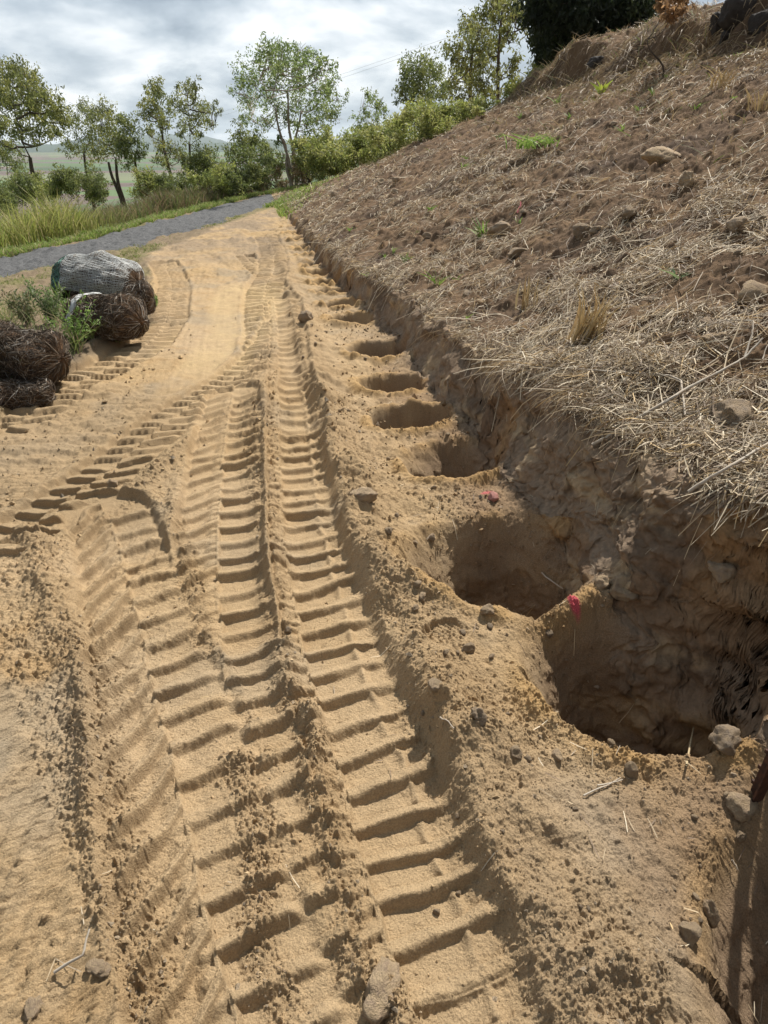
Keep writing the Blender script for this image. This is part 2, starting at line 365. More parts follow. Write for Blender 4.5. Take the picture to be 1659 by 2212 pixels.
    C = np.empty((x.size, 3)); C[:] = (.390, .272, .146)
    C = mixc(C, (.425, .31, .19), np.clip(.5 + .9 * n_a, 0, 1))                       # paler sand
    C = mixc(C, (.345, .215, .095), np.clip(n_b * 1.0 - .1, 0, .4))                    # ochre
    C = mixc(C, (.30, .245, .175), np.clip(fbm(x, y, 2.7, 4, 5) * 2.2 - .35, 0, .6))   # grey dust
    gz = ss(.30, .12, np.abs(p + .18) ) * ss(1.6, 1.2, y) * ss(.6, .8, y)
    C = mixc(C, (.29, .24, .185), np.clip(gz * (.9 + n_b), 0, .9))
    greyl = ss(0, .25, fbm(x, y, 1.9, 3, 0)) * ss(-.55, -.75, x + .08 * y) * ss(2.6, 1.8, y)
    C = mixc(C, (.34, .275, .195), greyl * .5)
    C = mixc(C, (.42, .302, .178), PK * .55)
    C = mixc(C, (.50, .37, .205), PK * ss(5, 5.6, y) * ss(9.4, 8.8, y) * ss(-1.0, -1.25, x) * ss(-2.15, -1.9, x) * (.5 + .5 * n_b))
    C = mixc(C, (.345, .242, .138), np.clip(BM * .6 + RG * .35 + .5 * RG * n_b, 0, .8))
    C[:] *= (1 + .12 * n_c)[:, None]
    C = mixc(C, (.25, .19, .13), ss(8.5, 14, y) * np.clip(.45 + 1.5 * n_a + .6 * n_b, 0, .85))
    C = mixc(C, (.30, .215, .125), ss(-1.0, -1.4, x + .25 * (y - 3.6)) * ss(5.2, 4.6, y) * ss(2.4, 3, y) * .6)
    # untracked dirt left of the strip, and around the road
    lf = 1 - inpath
    C = mixc(C, (.21, .16, .105), lf * (p < pb))
    C = mixc(C, (.15, .115, .08), lf * ss(7.5, 6.2, y) * ss(3.6, 4.4, y) * .8 * (p < pb))
    vg = np.clip(fbm(x, y, .9, 4, 2) * 2 + .2, 0, 1) * lf * (p < pb)
    C = mixc(C, (.17, .17, .065), vg * .6)
    beyond = ss(1.2, 1.8, q)
    C = mixc(C, (.11, .14, .045), beyond)
    # bank face, hill and holes
    hillc = mixc(np.tile(np.array((.135, .088, .055)), (x.size, 1)), (.20, .132, .080), np.clip(.5 + 1.2 * n_b, 0, 1))
    hillc = mixc(hillc, (.090, .064, .048), np.clip(n_a * 1.5, 0, .7))
    onh = ss(-.02, .03, p - pb) * ss(27, 22, y)
    C = C * (1 - onh[:, None]) + hillc * onh[:, None]
    facec = ss(-.06, .0, p - pb) * (1 - ss(.0, .08, p - pt)) * ss(22, 16, y)
    bk = mixc(np.tile(np.array((.25, .165, .10)), (x.size, 1)), (.38, .235, .11), np.clip(fbm(x, y * 1.0, 3.3, 3, 0) * 2.2, 0, .9))
    bk = mixc(bk, (.16, .11, .075), np.clip(fbm(x, y, 4.6, 3, 5) * 2.0, 0, .8))
    C = C * (1 - facec[:, None]) + bk * facec[:, None]
    brn = ss(-.12, .22, p + .12 * n_b + .1 * n_a) * ss(9, 3.5, y) * (p < pb)
    C = mixc(C, (.25, .17, .105), brn * .85)
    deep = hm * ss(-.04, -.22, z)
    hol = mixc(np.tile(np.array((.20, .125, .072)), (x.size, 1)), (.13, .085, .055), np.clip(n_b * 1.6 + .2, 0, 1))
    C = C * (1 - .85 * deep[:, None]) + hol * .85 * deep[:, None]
    C = mixc(C, (.42, .26, .105), rim * .6)
    # sprayed set-out marks
    def spray(cx_, cy_, rad, col, C, ax=0, el=1.0):
        ux = (x - cx_) * math.cos(ax) + (y - cy_) * math.sin(ax); uy = -(x - cx_) * math.sin(ax) + (y - cy_) * math.cos(ax)
        d = np.hypot(ux / el, uy) / rad + .35 * n_c + .3 * n_b
        return mixc(C, col, .85 * ss(1.0, .55, d))
    C = spray(.745, 2.17, .024, (.62, .09, .13), C, -1.0, 1.7)
    C = spray(.53, 3.16, .022, (.50, .14, .14), C, 0, 1.6)
    C = spray(1.42, 1.98, .016, (.62, .20, .05), C, .9, 3.0)
    return z, np.clip(C, .01, .9), dict(lo=np.clip(BM + RG * .8 + .25 - PK, 0, 1.3), p=p, pb=pb, pt=pt, q=q, hm=hm, xl=xl, z0=ground)

def hz(x, y, detail=False):
    x = np.atleast_1d(np.asarray(x, float)); y = np.atleast_1d(np.asarray(y, float))
    return terrain(x, y, detail)[0]
def at(X, Y):
    """where the photo point (X, Y) meets the terrain"""
    d = ray(X, Y); t = np.geomspace(.8, 300, 1500)
    z = terrain(d[0] * t, d[1] * t, False)[0]
    g = (H + d[2] * t) - z; i = int(np.argmax(g < 0)) if (g < 0).any() else len(t) - 1
    i = max(i, 1); f = g[i - 1] / max(g[i - 1] - g[i], 1e-6); tt = t[i - 1] + (t[i] - t[i - 1]) * np.clip(f, 0, 1)
    return Vector((d[0] * tt, d[1] * tt, H + d[2] * tt))

# ------------------------------------------------------------------ mesh helpers
def mesh_np(name, V, Fq, cols=None, smooth=True):
    me = bpy.data.meshes.new(name)
    V = np.asarray(V, np.float32); Fq = np.asarray(Fq, np.int32)
    k = Fq.shape[1]
    me.vertices.add(len(V)); me.vertices.foreach_set('co', V.ravel())
    me.loops.add(Fq.size); me.loops.foreach_set('vertex_index', Fq.ravel())
    me.polygons.add(len(Fq)); me.polygons.foreach_set('loop_start', np.arange(0, Fq.size, k, dtype=np.int32))
    try: me.polygons.foreach_set('loop_total', np.full(len(Fq), k, np.int32))
    except Exception: pass
    me.polygons.foreach_set('use_smooth', np.full(len(Fq), smooth))
    me.update(calc_edges=True)
    if cols is not None:
        a = me.color_attributes.new('col', 'FLOAT_COLOR', 'POINT')
        c4 = np.ones((len(V), 4), np.float32); c4[:, :3] = cols
        a.data.foreach_set('color', c4.ravel())
    return me
def link(name, me, mat=None, parent=None, loc=None):
    o = bpy.data.objects.new(name, me); COL.objects.link(o)
    if mat and me is not None: me.materials.clear(); me.materials.append(mat)
    if parent: o.parent = parent
    if loc is not None: o.location = loc
    return o
def tag(o, label=None, cat=None, group=None, kind=None):
    if label: o['label'] = label
    if cat: o['category'] = cat
    if group: o['group'] = group
    if kind: o['kind'] = kind
    return o
def empty(name, loc, label, cat, group=None, rz=0):
    o = bpy.data.objects.new(name, None); COL.objects.link(o); o.location = loc; o.rotation_euler = (0, 0, rz); o.empty_display_size = .2
    return tag(o, label, cat, group)

# ------------------------------------------------------------------ materials
def mat(name, col=(.5, .5, .5), rough=.9, attr=False, noise=0.0, nscale=20, bump=0.0, bscale=100, bdist=.003, trans=0.0, rand=0.0, col2=None, spec=.3, detail=5):
    m = bpy.data.materials.new(name); m.use_nodes = True; t = m.node_tree; b = t.nodes['Principled BSDF']
    b.inputs['Roughness'].default_value = rough
    b.inputs['Specular IOR Level'].default_value = spec
    tc = t.nodes.new('ShaderNodeTexCoord')
    if attr:
        a = t.nodes.new('ShaderNodeAttribute'); a.attribute_name = 'col'; c = a.outputs['Color']
    else:
        a = t.nodes.new('ShaderNodeRGB'); a.outputs[0].default_value = (*col, 1); c = a.outputs[0]
    if noise or col2:
        n = t.nodes.new('ShaderNodeTexNoise'); n.inputs['Scale'].default_value = nscale; n.inputs['Detail'].default_value = detail; n.inputs['Roughness'].default_value = .6
        t.links.new(tc.outputs['Object'], n.inputs['Vector'])
        if col2:
            r = t.nodes.new('ShaderNodeValToRGB'); r.color_ramp.elements[0].position = .4; r.color_ramp.elements[1].position = .62
            t.links.new(n.outputs['Fac'], r.inputs[0])
            mxx = t.nodes.new('ShaderNodeMix'); mxx.data_type = 'RGBA'; t.links.new(r.outputs[0], mxx.inputs[0]); t.links.new(c, mxx.inputs[6]); mxx.inputs[7].default_value = (*col2, 1); c = mxx.outputs[2]
        if noise:
            mr = t.nodes.new('ShaderNodeMapRange'); mr.inputs[1].default_value = .25; mr.inputs[2].default_value = .75; mr.inputs[3].default_value = 1 - noise; mr.inputs[4].default_value = 1 + noise
            t.links.new(n.outputs['Fac'], mr.inputs[0])
            vm = t.nodes.new('ShaderNodeVectorMath'); vm.operation = 'SCALE'; t.links.new(c, vm.inputs[0]); t.links.new(mr.outputs[0], vm.inputs['Scale']); c = vm.outputs[0]
    if rand:
        oi = t.nodes.new('ShaderNodeObjectInfo'); mr = t.nodes.new('ShaderNodeMapRange'); mr.inputs[3].default_value = 1 - rand; mr.inputs[4].default_value = 1 + rand
        t.links.new(oi.outputs['Random'], mr.inputs[0])
        vm = t.nodes.new('ShaderNodeVectorMath'); vm.operation = 'SCALE'; t.links.new(c, vm.inputs[0]); t.links.new(mr.outputs[0], vm.inputs['Scale']); c = vm.outputs[0]
    t.links.new(c, b.inputs['Base Color'])
    if bump:
        n = t.nodes.new('ShaderNodeTexNoise'); n.inputs['Scale'].default_value = bscale; n.inputs['Detail'].default_value = 6; n.inputs['Roughness'].default_value = .7
        t.links.new(tc.outputs['Object'], n.inputs['Vector'])
        bp = t.nodes.new('ShaderNodeBump'); bp.inputs['Strength'].default_value = bump; bp.inputs['Distance'].default_value = bdist
        t.links.new(n.outputs['Fac'], bp.inputs['Height']); t.links.new(bp.outputs[0], b.inputs['Normal'])
    if trans:
        tr = t.nodes.new('ShaderNodeBsdfTranslucent'); t.links.new(c, tr.inputs['Color'])
        ms = t.nodes.new('ShaderNodeMixShader'); ms.inputs[0].default_value = trans
        t.links.new(b.outputs[0], ms.inputs[1]); t.links.new(tr.outputs[0], ms.inputs[2]); t.links.new(ms.outputs[0], t.nodes['Material Output'].inputs[0])
    return m
M_SOIL = mat('sandy soil', attr=True, rough=.95, noise=.34, nscale=210, bump=1.0, bscale=150, bdist=.009, spec=.1, detail=8)  # colour noise: varied grain tones, plus painted dark specks for shaded pits between crumbs
M_HILL = mat('turned earth', attr=True, rough=1, noise=.25, nscale=40, bump=1, bscale=140, bdist=.008, spec=.1)
M_FARG = mat('far grass ground', attr=True, rough=1, noise=.2, nscale=3, spec=.05)
M_GRAVEL = mat('blue grey road gravel', (.108, .108, .110), .95, noise=.5, nscale=28, bump=1, bscale=60, bdist=.02, detail=8)
M_STRAW = mat('dry straw', attr=True, rough=.65, spec=.35, trans=.18)
M_LEAF = mat('leaves', attr=True, rough=.55, spec=.4, trans=.5)
M_GRASS = mat('grass blades', attr=True, rough=.6, spec=.3, trans=.4)
M_BARK = mat('dark bark', (.085, .065, .05), .95, noise=.4, nscale=9, bump=.6, bscale=20, bdist=.02)
M_PALE = mat('pale bark', (.42, .36, .30), .9, noise=.35, nscale=7, bump=.4, bscale=20, bdist=.01, col2=(.20, .15, .11))
M_ROCK = mat('tan rock', (.52, .385, .24), .95, noise=.3, nscale=2.5, bump=.8, bscale=9, bdist=.03, rand=.15, col2=(.30, .22, .15))
M_ROCKG = mat('brown hillside rock', (.44, .325, .21), .95, noise=.3, nscale=2.5, bump=.8, bscale=9, bdist=.03, rand=.2, col2=(.27, .21, .155))
M_ROCKP = mat('pinkish rock', (.42, .20, .17), .9, noise=.2, nscale=20, bump=.8, bscale=60, bdist=.004)
M_ROCKD = mat('dark boulder', (.05, .042, .038), .9, noise=.4, nscale=5, bump=1, bscale=18, bdist=.02)
M_STICK = mat('weathered stick', (.52, .46, .38), .85, noise=.35, nscale=30, bump=.5, bscale=80, bdist=.002, col2=(.32, .26, .20))
M_STUB = mat('tan straw stub', (.42, .33, .20), .8, noise=.3, nscale=60)
M_RUST = mat('rusted steel', (.045, .022, .016), .75, noise=.4, nscale=40, bump=.6, bscale=120, bdist=.001, col2=(.08, .035, .02))
M_FIBRE = mat('rotting hay', attr=True, rough=.9, spec=.2)
M_CORE = mat('packed hay core', (.07, .045, .03), 1, noise=.5, nscale=12, bump=1, bscale=45, bdist=.02, col2=(.13, .075, .04))
M_NETW = mat('white bale net', (.62, .63, .62), .6)
M_NETG = mat('faded green bale net', (.16, .36, .30), .6)
M_WIRE = mat('power line', (.25, .25, .26), .6)
M_TAPE = mat('pink tape', (.75, .25, .30), .6, trans=.2)

# ------------------------------------------------------------------ build the terrain grid
def seq_r():
    r = [.04, .12, .2, .27]
    x = .32
    while x < 9000:
        r.append(x)
        if x < 30: st = min((x * x + H * H) / H * .00146 * .62, .0024 * x + .0015) * (.62 if 1.45 < x < 3.9 else 1)
        elif x < 60: st = .012 * x
        else: st = .04 * x
        x += st
    return np.array(r)
rs = seq_r()
th = np.concatenate([np.arange(-180, -60, 3.0), np.arange(-60, -36, .5), np.arange(-36, 5, .09), np.arange(5, 14, .06), np.arange(14, 37, .032), np.arange(37, 38, .1), np.arange(38, 60, .35), np.arange(60, 180, 3.0)])
th = np.radians(th)
nr, na = len(rs), len(th)
RR, TT = np.meshgrid(rs, th, indexing='ij')
gx = (RR * np.sin(TT)).ravel(); gy = (RR * np.cos(TT)).ravel()
print('grid', nr, na, nr * na)
Z = np.empty_like(gx); CC = np.empty((gx.size, 3)); Pm = np.empty_like(gx); Pb = np.empty_like(gx); Pt = np.empty_like(gx); Qm = np.empty_like(gx); HM = np.empty_like(gx)
CH = 400000
for a in range(0, gx.size, CH):
    sl_ = slice(a, a + CH)
    z_, c_, f_ = terrain(gx[sl_], gy[sl_], True)
    Z[sl_] = z_; CC[sl_] = c_; Pm[sl_] = f_['p']; Pb[sl_] = f_['pb']; Pt[sl_] = f_['pt']; Qm[sl_] = f_['q']; HM[sl_] = f_['hm']
rad = RR.ravel()
# steep faces get sideways lumps so that they are not made of vertical flutes
steep = np.maximum(np.clip((Pm - Pb + .06) / .06, 0, 1) * np.clip(1 - (Pm - Pt - .02) / .15, 0, 1), HM) * (rad < 16)
mm = steep > .01
def w3(o, k): return .038 * vn3(gx[mm] * 6 + o, gy[mm] * 6, Z[mm] * 10, k) + .020 * vn3(gx[mm] * 15 + o, gy[mm] * 15, Z[mm] * 24, k + 1) + .011 * vn3(gx[mm] * 36, gy[mm] * 36 + o, Z[mm] * 50, k + 2) + .006 * vn3(gx[mm] * 80, gy[mm] * 80 + o, Z[mm] * 90, k + 3)
a_ = w3(0, 1)
b_ = w3(40, 2)
GX = gx.copy(); GY = gy.copy()
GX[mm] += a_ * steep[mm]; GY[mm] += b_ * steep[mm]; Z[mm] += .5 * w3(77, 3) * steep[mm]
wn = vn3(gx[mm] * 5, gy[mm] * 5, Z[mm] * 9, 0) + .5 * vn3(gx[mm] * 14, gy[mm] * 14, Z[mm] * 22, 4); wn2 = vn3(gx[mm] * 3 + 9, gy[mm] * 3, Z[mm] * 7, 5) + .5 * vn3(gx[mm] * 40, gy[mm] * 40, Z[mm] * 40, 1)
wc = np.tile(np.array((.27, .20, .14)), (mm.sum(), 1))
def mixw(c, c2, f): f = np.clip(f, 0, 1)[:, None]; return c * (1 - f) + np.array(c2) * f
wc = mixw(wc, (.40, .30, .19), wn * 1.7 + .05); wc = mixw(wc, (.15, .108, .075), wn2 * 1.7 - .1)
wallm = (steep[mm] * .9)[:, None]; wallm = wallm * np.where(HM[mm] > .01, np.clip((.0 - Z[mm]) / .06, 0, 1), 1.0)[:, None]
CC[mm] = CC[mm] * (1 - wallm) + wc * wallm
V = np.stack([GX, GY, Z], 1)
idx = np.arange(nr * na).reshape(nr, na)
A = idx[:-1, :]; B = idx[1:, :]
q = np.stack([A, np.roll(A, -1, 1), np.roll(B, -1, 1), B], -1).reshape(-1, 4)[:, ::-1]
fp = Pm[q].mean(1); fpb = Pb[q].mean(1); fq = Qm[q].mean(1); fr = rad[q].mean(1); fy = gy[q].mean(1); fx = gx[q].mean(1)
road_edge = RHW + .22 * vn(fx * 1.3, fy * 1.3, 2) + .05 * vn(fx * 9, fy * 9, 1)
is_road = (np.abs(fq) < road_edge) & (fr < 80) & (fp < fpb)
is_hill = (fp > fpb) & (fy < 30) & (fr < 60) & ~is_road
is_far = (fr >= 60)
is_gr = ~(is_road | is_hill | is_far)
def sub(name, mask, m, sm=True):
    f = q[mask]; u, inv = np.unique(f.ravel(), return_inverse=True)
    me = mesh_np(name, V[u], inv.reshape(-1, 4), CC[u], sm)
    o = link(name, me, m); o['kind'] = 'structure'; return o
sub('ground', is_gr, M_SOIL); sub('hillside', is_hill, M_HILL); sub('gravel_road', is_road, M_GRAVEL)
M_PLAIN = bpy.data.materials.new('farm fields'); M_PLAIN.use_nodes = True
t = M_PLAIN.node_tree; b = t.nodes['Principled BSDF']; b.inputs['Roughness'].default_value = 1
tc = t.nodes.new('ShaderNodeTexCoord'); mp = t.nodes.new('ShaderNodeMapping'); mp.inputs['Scale'].default_value = (.0016, .0042, 1); mp.inputs['Rotation'].default_value = (0, 0, .2)
t.links.new(tc.outputs['Object'], mp.inputs[0])
vo = t.nodes.new('ShaderNodeTexVoronoi'); vo.distance = 'CHEBYCHEV'; vo.inputs['Scale'].default_value = 1.0; t.links.new(mp.outputs[0], vo.inputs['Vector'])
sc = t.nodes.new('ShaderNodeSeparateColor'); t.links.new(vo.outputs['Color'], sc.inputs[0])
cr = t.nodes.new('ShaderNodeValToRGB'); cr.color_ramp.interpolation = 'CONSTANT'; t.links.new(sc.outputs[0], cr.inputs[0])
for k, (ps, c) in enumerate([(0, (.10, .17, .05)), (.25, (.17, .12, .10)), (.42, (.13, .21, .07)), (.6, (.20, .22, .11)), (.78, (.07, .12, .045)), (.9, (.16, .13, .11))]):
    el = cr.color_ramp.elements[k] if k < 2 else cr.color_ramp.elements.new(ps)
    el.position = ps; el.color = (*c, 1)
nn = t.nodes.new('ShaderNodeTexNoise'); nn.inputs['Scale'].default_value = .01; nn.inputs['Detail'].default_value = 6; t.links.new(tc.outputs['Object'], nn.inputs['Vector'])
mxx = t.nodes.new('ShaderNodeMix'); mxx.data_type = 'RGBA'; mxx.blend_type = 'MULTIPLY'; mxx.inputs[0].default_value = .6
t.links.new(cr.outputs[0], mxx.inputs[6]); t.links.new(nn.outputs['Fac'], mxx.inputs[7]); t.links.new(mxx.outputs[2], b.inputs['Base Color'])
sub('valley_plain', is_far, M_PLAIN)

# distant mountain range, a real ridge standing on the plain
def mountains(name, D, hmax, seed, az0, az1, label_c):
    az = np.radians(np.linspace(az0, az1, 420)); dep = np.linspace(-1, 1, 14)
    AZ, DP = np.meshgrid(az, dep, indexing='ij')
    prof = np.clip(.45 + .55 * fbm(AZ * 14 + seed, AZ * 0 + seed, 1.0, 5, seed % 5), .05, 1)
    hh = hmax * .75 * prof * (1 - np.abs(DP) ** 1.4) * (1 + .15 * vn(AZ * 90, DP * 5, 2))
    RD = D + DP * D * .12
    V_ = np.stack([RD * np.sin(AZ), RD * np.cos(AZ), -46 + hh], -1).reshape(-1, 3)
    i = np.arange(len(az) * len(dep)).reshape(len(az), len(dep))
    q_ = np.stack([i[:-1, :-1], i[1:, :-1], i[1:, 1:], i[:-1, 1:]], -1).reshape(-1, 4)
    o = link(name, mesh_np(name, V_, q_), mat(name + ' forest', label_c, 1, noise=.3, nscale=.01)); o['kind'] = 'structure'
mountains('distant_hills', 5200, 105, 3, -60, 30, (.045, .07, .05))
mountains('distant_mountains', 7600, 210, 11, -60, 30, (.05, .075, .065))

# ------------------------------------------------------------------ strips (straw, blades, leaves)
def strips(pts, width, prof, cols, side=None):
    """pts (n,k,3); width (n,), prof (k,), cols (n,3) -> V, quads, colours"""
    n, k, _ = pts.shape
    d = pts[:, -1] - pts[:, 0]; d /= np.linalg.norm(d, axis=1, keepdims=True) + 1e-9
    if side is None: side = rng.normal(size=(n, 3))
    sd_ = np.cross(d, side); sd_ /= np.linalg.norm(sd_, axis=1, keepdims=True) + 1e-9
    off = sd_[:, None, :] * (width[:, None] * np.asarray(prof)[None, :])[:, :, None] * .5
    Vv = np.stack([pts - off, pts + off], 2).reshape(-1, 3)
    i = (np.arange(n)[:, None] * k + np.arange(k - 1)[None, :]) * 2
    Q = np.stack([i, i + 1, i + 3, i + 2], -1).reshape(-1, 4)
    return Vv, Q, np.repeat(cols, k * 2, 0)
def join(parts):
    Vs, Qs, Cs = [], [], []; o = 0
    for v, q_, c in parts:
        Vs.append(v); Qs.append(q_ + o); Cs.append(c); o += len(v)
    return np.concatenate(Vs), np.concatenate(Qs), np.concatenate(Cs)
def pick(n, pal, wts, var=.15):
    pal = np.array(pal); i = rng.choice(len(pal), n, p=np.array(wts) / np.sum(wts))
    return np.clip(pal[i] * (1 + var * rng.normal(size=(n, 1))), .01, .9)
STRAWC = [(.62, .53, .39), (.47, .37, .24), (.34, .27, .19), (.19, .135, .09), (.50, .35, .17)]
STRAWW = [.22, .22, .20, .28, .08]

# ---- straw mulch lying on the hillside
n = 260000
r = np.exp(rng.uniform(np.log(1.3), np.log(27), n)); a = np.radians(rng.uniform(-22, 40, n))
x = r * np.sin(a); y = r * np.cos(a)
_, _, f_ = terrain(x, y, False)
p_ = perp(x, y)
e_ = p_ - f_['pt']
dn = .42 + 1.3 * fbm(x, y, .9, 3, 1) + 1.7 * fbm(x, y, 3.2, 3, 4)
dn = np.where(r < 5, dn + .25, dn) + ss(.9, .0, e_) * .5
bare = ss(1.6, 3.0, e_) * ss(.1, -.2, fbm(x, y, .45, 3, 5) - .05)
dn = dn * (1 - .75 * bare) * np.where(e_ > 3, .5, 1)
keep = (f_['hm'] < .02) & (e_ > -.02) & (e_ < 11) & (rng.random(n) < np.clip(dn, .06, 1)) & (y < 27)
x, y, r, e_ = x[keep], y[keep], r[keep], e_[keep]; n = len(x)
pile = np.clip(.025 + .07 * fbm(x, y, 2.4, 3, 2), .004, .11) * ss(-.1, .15, e_) 
ln = np.clip(rng.lognormal(-2.45, .6, n), .02, .40) * (1 + .03 * r)
an = rng.uniform(0, 2 * math.pi, n) * .75 + .6 * rng.normal(size=n)
dx = np.cos(an) * ln; dy = np.sin(an) * ln
pts = np.empty((n, 3, 3))
bend = rng.normal(size=n) * .10 * ln
for k, u in enumerate((-.5, 0, .5)):
    bb = bend if k == 1 else 0
    pts[:, k, 0] = x + dx * u - dy / ln * bb; pts[:, k, 1] = y + dy * u + dx / ln * bb
zc = hz(pts[:, 1, 0], pts[:, 1, 1]); za = hz(pts[:, 0, 0], pts[:, 0, 1]); zb_ = hz(pts[:, 2, 0], pts[:, 2, 1])
lift = pile * rng.random(n) * 1.6 + .006 + .008 * r / 6
tilt = rng.normal(size=n) * .16 * ln
lo_lim = zc - .35 * ln
pts[:, 1, 2] = np.maximum(zc, .5 * (za + zb_)) + lift
pts[:, 0, 2] = np.maximum(za, pts[:, 1, 2] - .5 * ln) + lift * .5 + np.maximum(tilt, -lift * .4)
pts[:, 2, 2] = np.maximum(zb_, pts[:, 1, 2] - .5 * ln) + lift * .5 + np.maximum(-tilt, -lift * .4)
wd = np.maximum(rng.uniform(.002, .0065, n), .00066 * r)
parts = [strips(pts, wd, (.7, 1, .6), pick(n, STRAWC, STRAWW), side=rng.normal(size=(n, 3)) * .5 + np.array((0, 0, 1.0)))]
# stalks draped over the edge of the bank
n = 9000
y = np.exp(rng.uniform(np.log(1.5), np.log(14), n)); 
e0 = rng.uniform(-.02, .16, n) * ss(16, 3, y)
x0 = (.9 - .185 * y)
_, _, f_ = terrain(x0 + .5, y, False)
x = x0 + (f_['pt'] + e0) / CA
dens = fbm(y, y * 0, 2.2, 3, 3)
k_ = rng.random(n) < np.clip(.5 + 2.2 * dens, .06, 1)
k_ &= terrain(x - .12, y, False)[0] > .0
x, y = x[k_], y[k_]; n = len(x)
ln = np.clip(rng.lognormal(-2.15, .55, n), .04, .36) * np.where(y > 6, .7, 1)
an = math.pi + .15 + rng.normal(size=n) * 1.5; sw = rng.normal(size=n) * .5
steps = 5; pts = np.empty((n, steps, 3)); z0_ = hz(x, y) + rng.uniform(.0, .07, n)
dr = rng.uniform(-.1, 1.0, n) ** 1.0 + (rng.random(n) < .15) * .7
for k in range(steps):
    u = k / (steps - 1)
    hor = ln * (u - .35 * u * u * np.minimum(dr, 1.3))
    px = x + np.cos(an + sw * u) * hor; py = y + np.sin(an + sw * u) * hor
    gz = hz(px, py)
    pts[:, k, 0] = px; pts[:, k, 1] = py; pts[:, k, 2] = np.maximum(z0_ - dr * ln * u * u * .8 + .12 * ln * u * (1 - u), gz + .008)
parts.append(strips(pts, np.maximum(rng.uniform(.002, .0055, n), .00062 * np.hypot(x, y)), (1, 1, .9, .8, .5), pick(n, STRAWC, STRAWW)))
# thin litter dropped on the track, in the holes and on ledges
n = 900
x = rng.uniform(-.9, 1.5, n); y = np.exp(rng.uniform(np.log(.8), np.log(9), n)); x = x + (.2 - .185 * y)
kk = rng.random(n) < np.where(perp(x, y) > -.2, .8, .10); x, y = x[kk], y[kk]; n = len(x)
ln = rng.uniform(.015, .075, n); an = rng.uniform(0, 2 * math.pi, n); pts = np.empty((n, 3, 3))
for k, u in enumerate((-.5, 0, .5)):
    pts[:, k, 0] = x + np.cos(an) * ln * u; pts[:, k, 1] = y + np.sin(an) * ln * u; pts[:, k, 2] = hz(pts[:, k, 0], pts[:, k, 1]) + .007
parts.append(strips(pts, rng.uniform(.0018, .0035, n), (.8, 1, .6), pick(n, STRAWC, STRAWW), side=np.tile((0, 0, 1.0), (n, 1))))
Vv, Q, Cc = join(parts)
o = link('straw_mulch', mesh_np('straw_mulch', Vv, Q, Cc, False), M_STRAW)
tag(o, 'dry cut straw and stalks strewn over the brown hillside and hanging over its edge', 'straw', kind='stuff')

# ---- grasses
def blades(x, y, h, wid, cols, lean=.35, z=None, curl=.5, base=None):
    n = len(x); k = 4
    a = rng.uniform(0, 2 * math.pi, n); l = h * lean * rng.uniform(.2, 1.6, n)
    z = hz(x, y) if z is None else z
    pts = np.empty((n, k, 3))
    for i in range(k):
        u = i / (k - 1)
        pts[:, i, 0] = x + np.cos(a) * l * u ** 1.8; pts[:, i, 1] = y + np.sin(a) * l * u ** 1.8; pts[:, i, 2] = z - .01 + h * (u - curl * .35 * u * u)
    return strips(pts, wid, (.8, 1, .7, .12), cols)
# tall rank grass beyond the road
n = 60000
y = rng.uniform(7, 30, n); x = ip(y, ROAD) - (1.95 + rng.random(n) ** 1.2 * 6.5)
cl = fbm(x, y, .9, 3, 2) + .6 * fbm(x, y, 2.6, 2, 4)
qq = roadq(x, y)
kk = (rng.random(n) < np.clip(.55 + 1.3 * cl, .06, 1) * np.clip((qq - 1.7) / .6, 0, 1)); x, y, cl, qq = x[kk], y[kk], cl[kk], qq[kk]; n = len(x)
hgt = (.50 + .42 * rng.random(n)) * np.clip(.95 + .9 * cl, .4, 1.6) * ip(y, [(7, 1.4), (15, 1.25), (19, .8), (30, .6)]) * np.clip(.55 + (qq - 1.8) * .5, .5, 1.1)
far_ = ss(17, 21, y)[:, None]
c1 = pick(n, [(.34, .36, .10), (.44, .41, .16), (.25, .30, .08), (.50, .43, .23)], [.35, .25, .25, .15])
c2 = pick(n, [(.16, .18, .06), (.20, .14, .085), (.25, .19, .11), (.14, .17, .06)], [.3, .3, .15, .25])
cols = c1 * (1 - far_) + c2 * far_
Vv, Q, Cc = join([blades(x, y, hgt, rng.uniform(.010, .020, n) * (1 + .01 * y), cols, .45)])
tag(link('tall_grass', mesh_np('tall_grass', Vv, Q, Cc, False), M_GRASS), 'tall yellow green grass and brown weeds growing beyond the gravel road', 'grass', kind='stuff')
# short verge grass
pp = []
n = 26000
y = rng.uniform(8, 34, n); x = ip(y, ROAD) - (1.15 + np.abs(rng.normal(size=n)) * .38)
kk = rng.random(n) < np.clip(.7 + 1.2 * fbm(x, y, 1.4, 3, 1), .1, 1); x, y = x[kk], y[kk]; n = len(x)
pp.append(blades(x, y, rng.uniform(.05, .17, n), rng.uniform(.008, .016, n) * (1 + .02 * y), pick(n, [(.20, .29, .06), (.27, .35, .09), (.38, .34, .17)], [.4, .3, .3]), .6))
n = 22000
y = rng.uniform(6, 19, n); x = ip(y, LEFT) - .1 - rng.random(n) ** 1.3 * 2.6
vg = fbm(x, y, .9, 4, 2) * 2 + .35
kk = (roadq(x, y) < -1.1) & (rng.random(n) < np.clip(vg * .9, .03, .9)); x, y = x[kk], y[kk]; n = len(x)
pp.append(blades(x, y, rng.uniform(.02, .07, n), rng.uniform(.006, .012, n), pick(n, [(.19, .24, .06), (.26, .28, .09), (.40, .33, .20)], [.4, .3, .3]), .8))
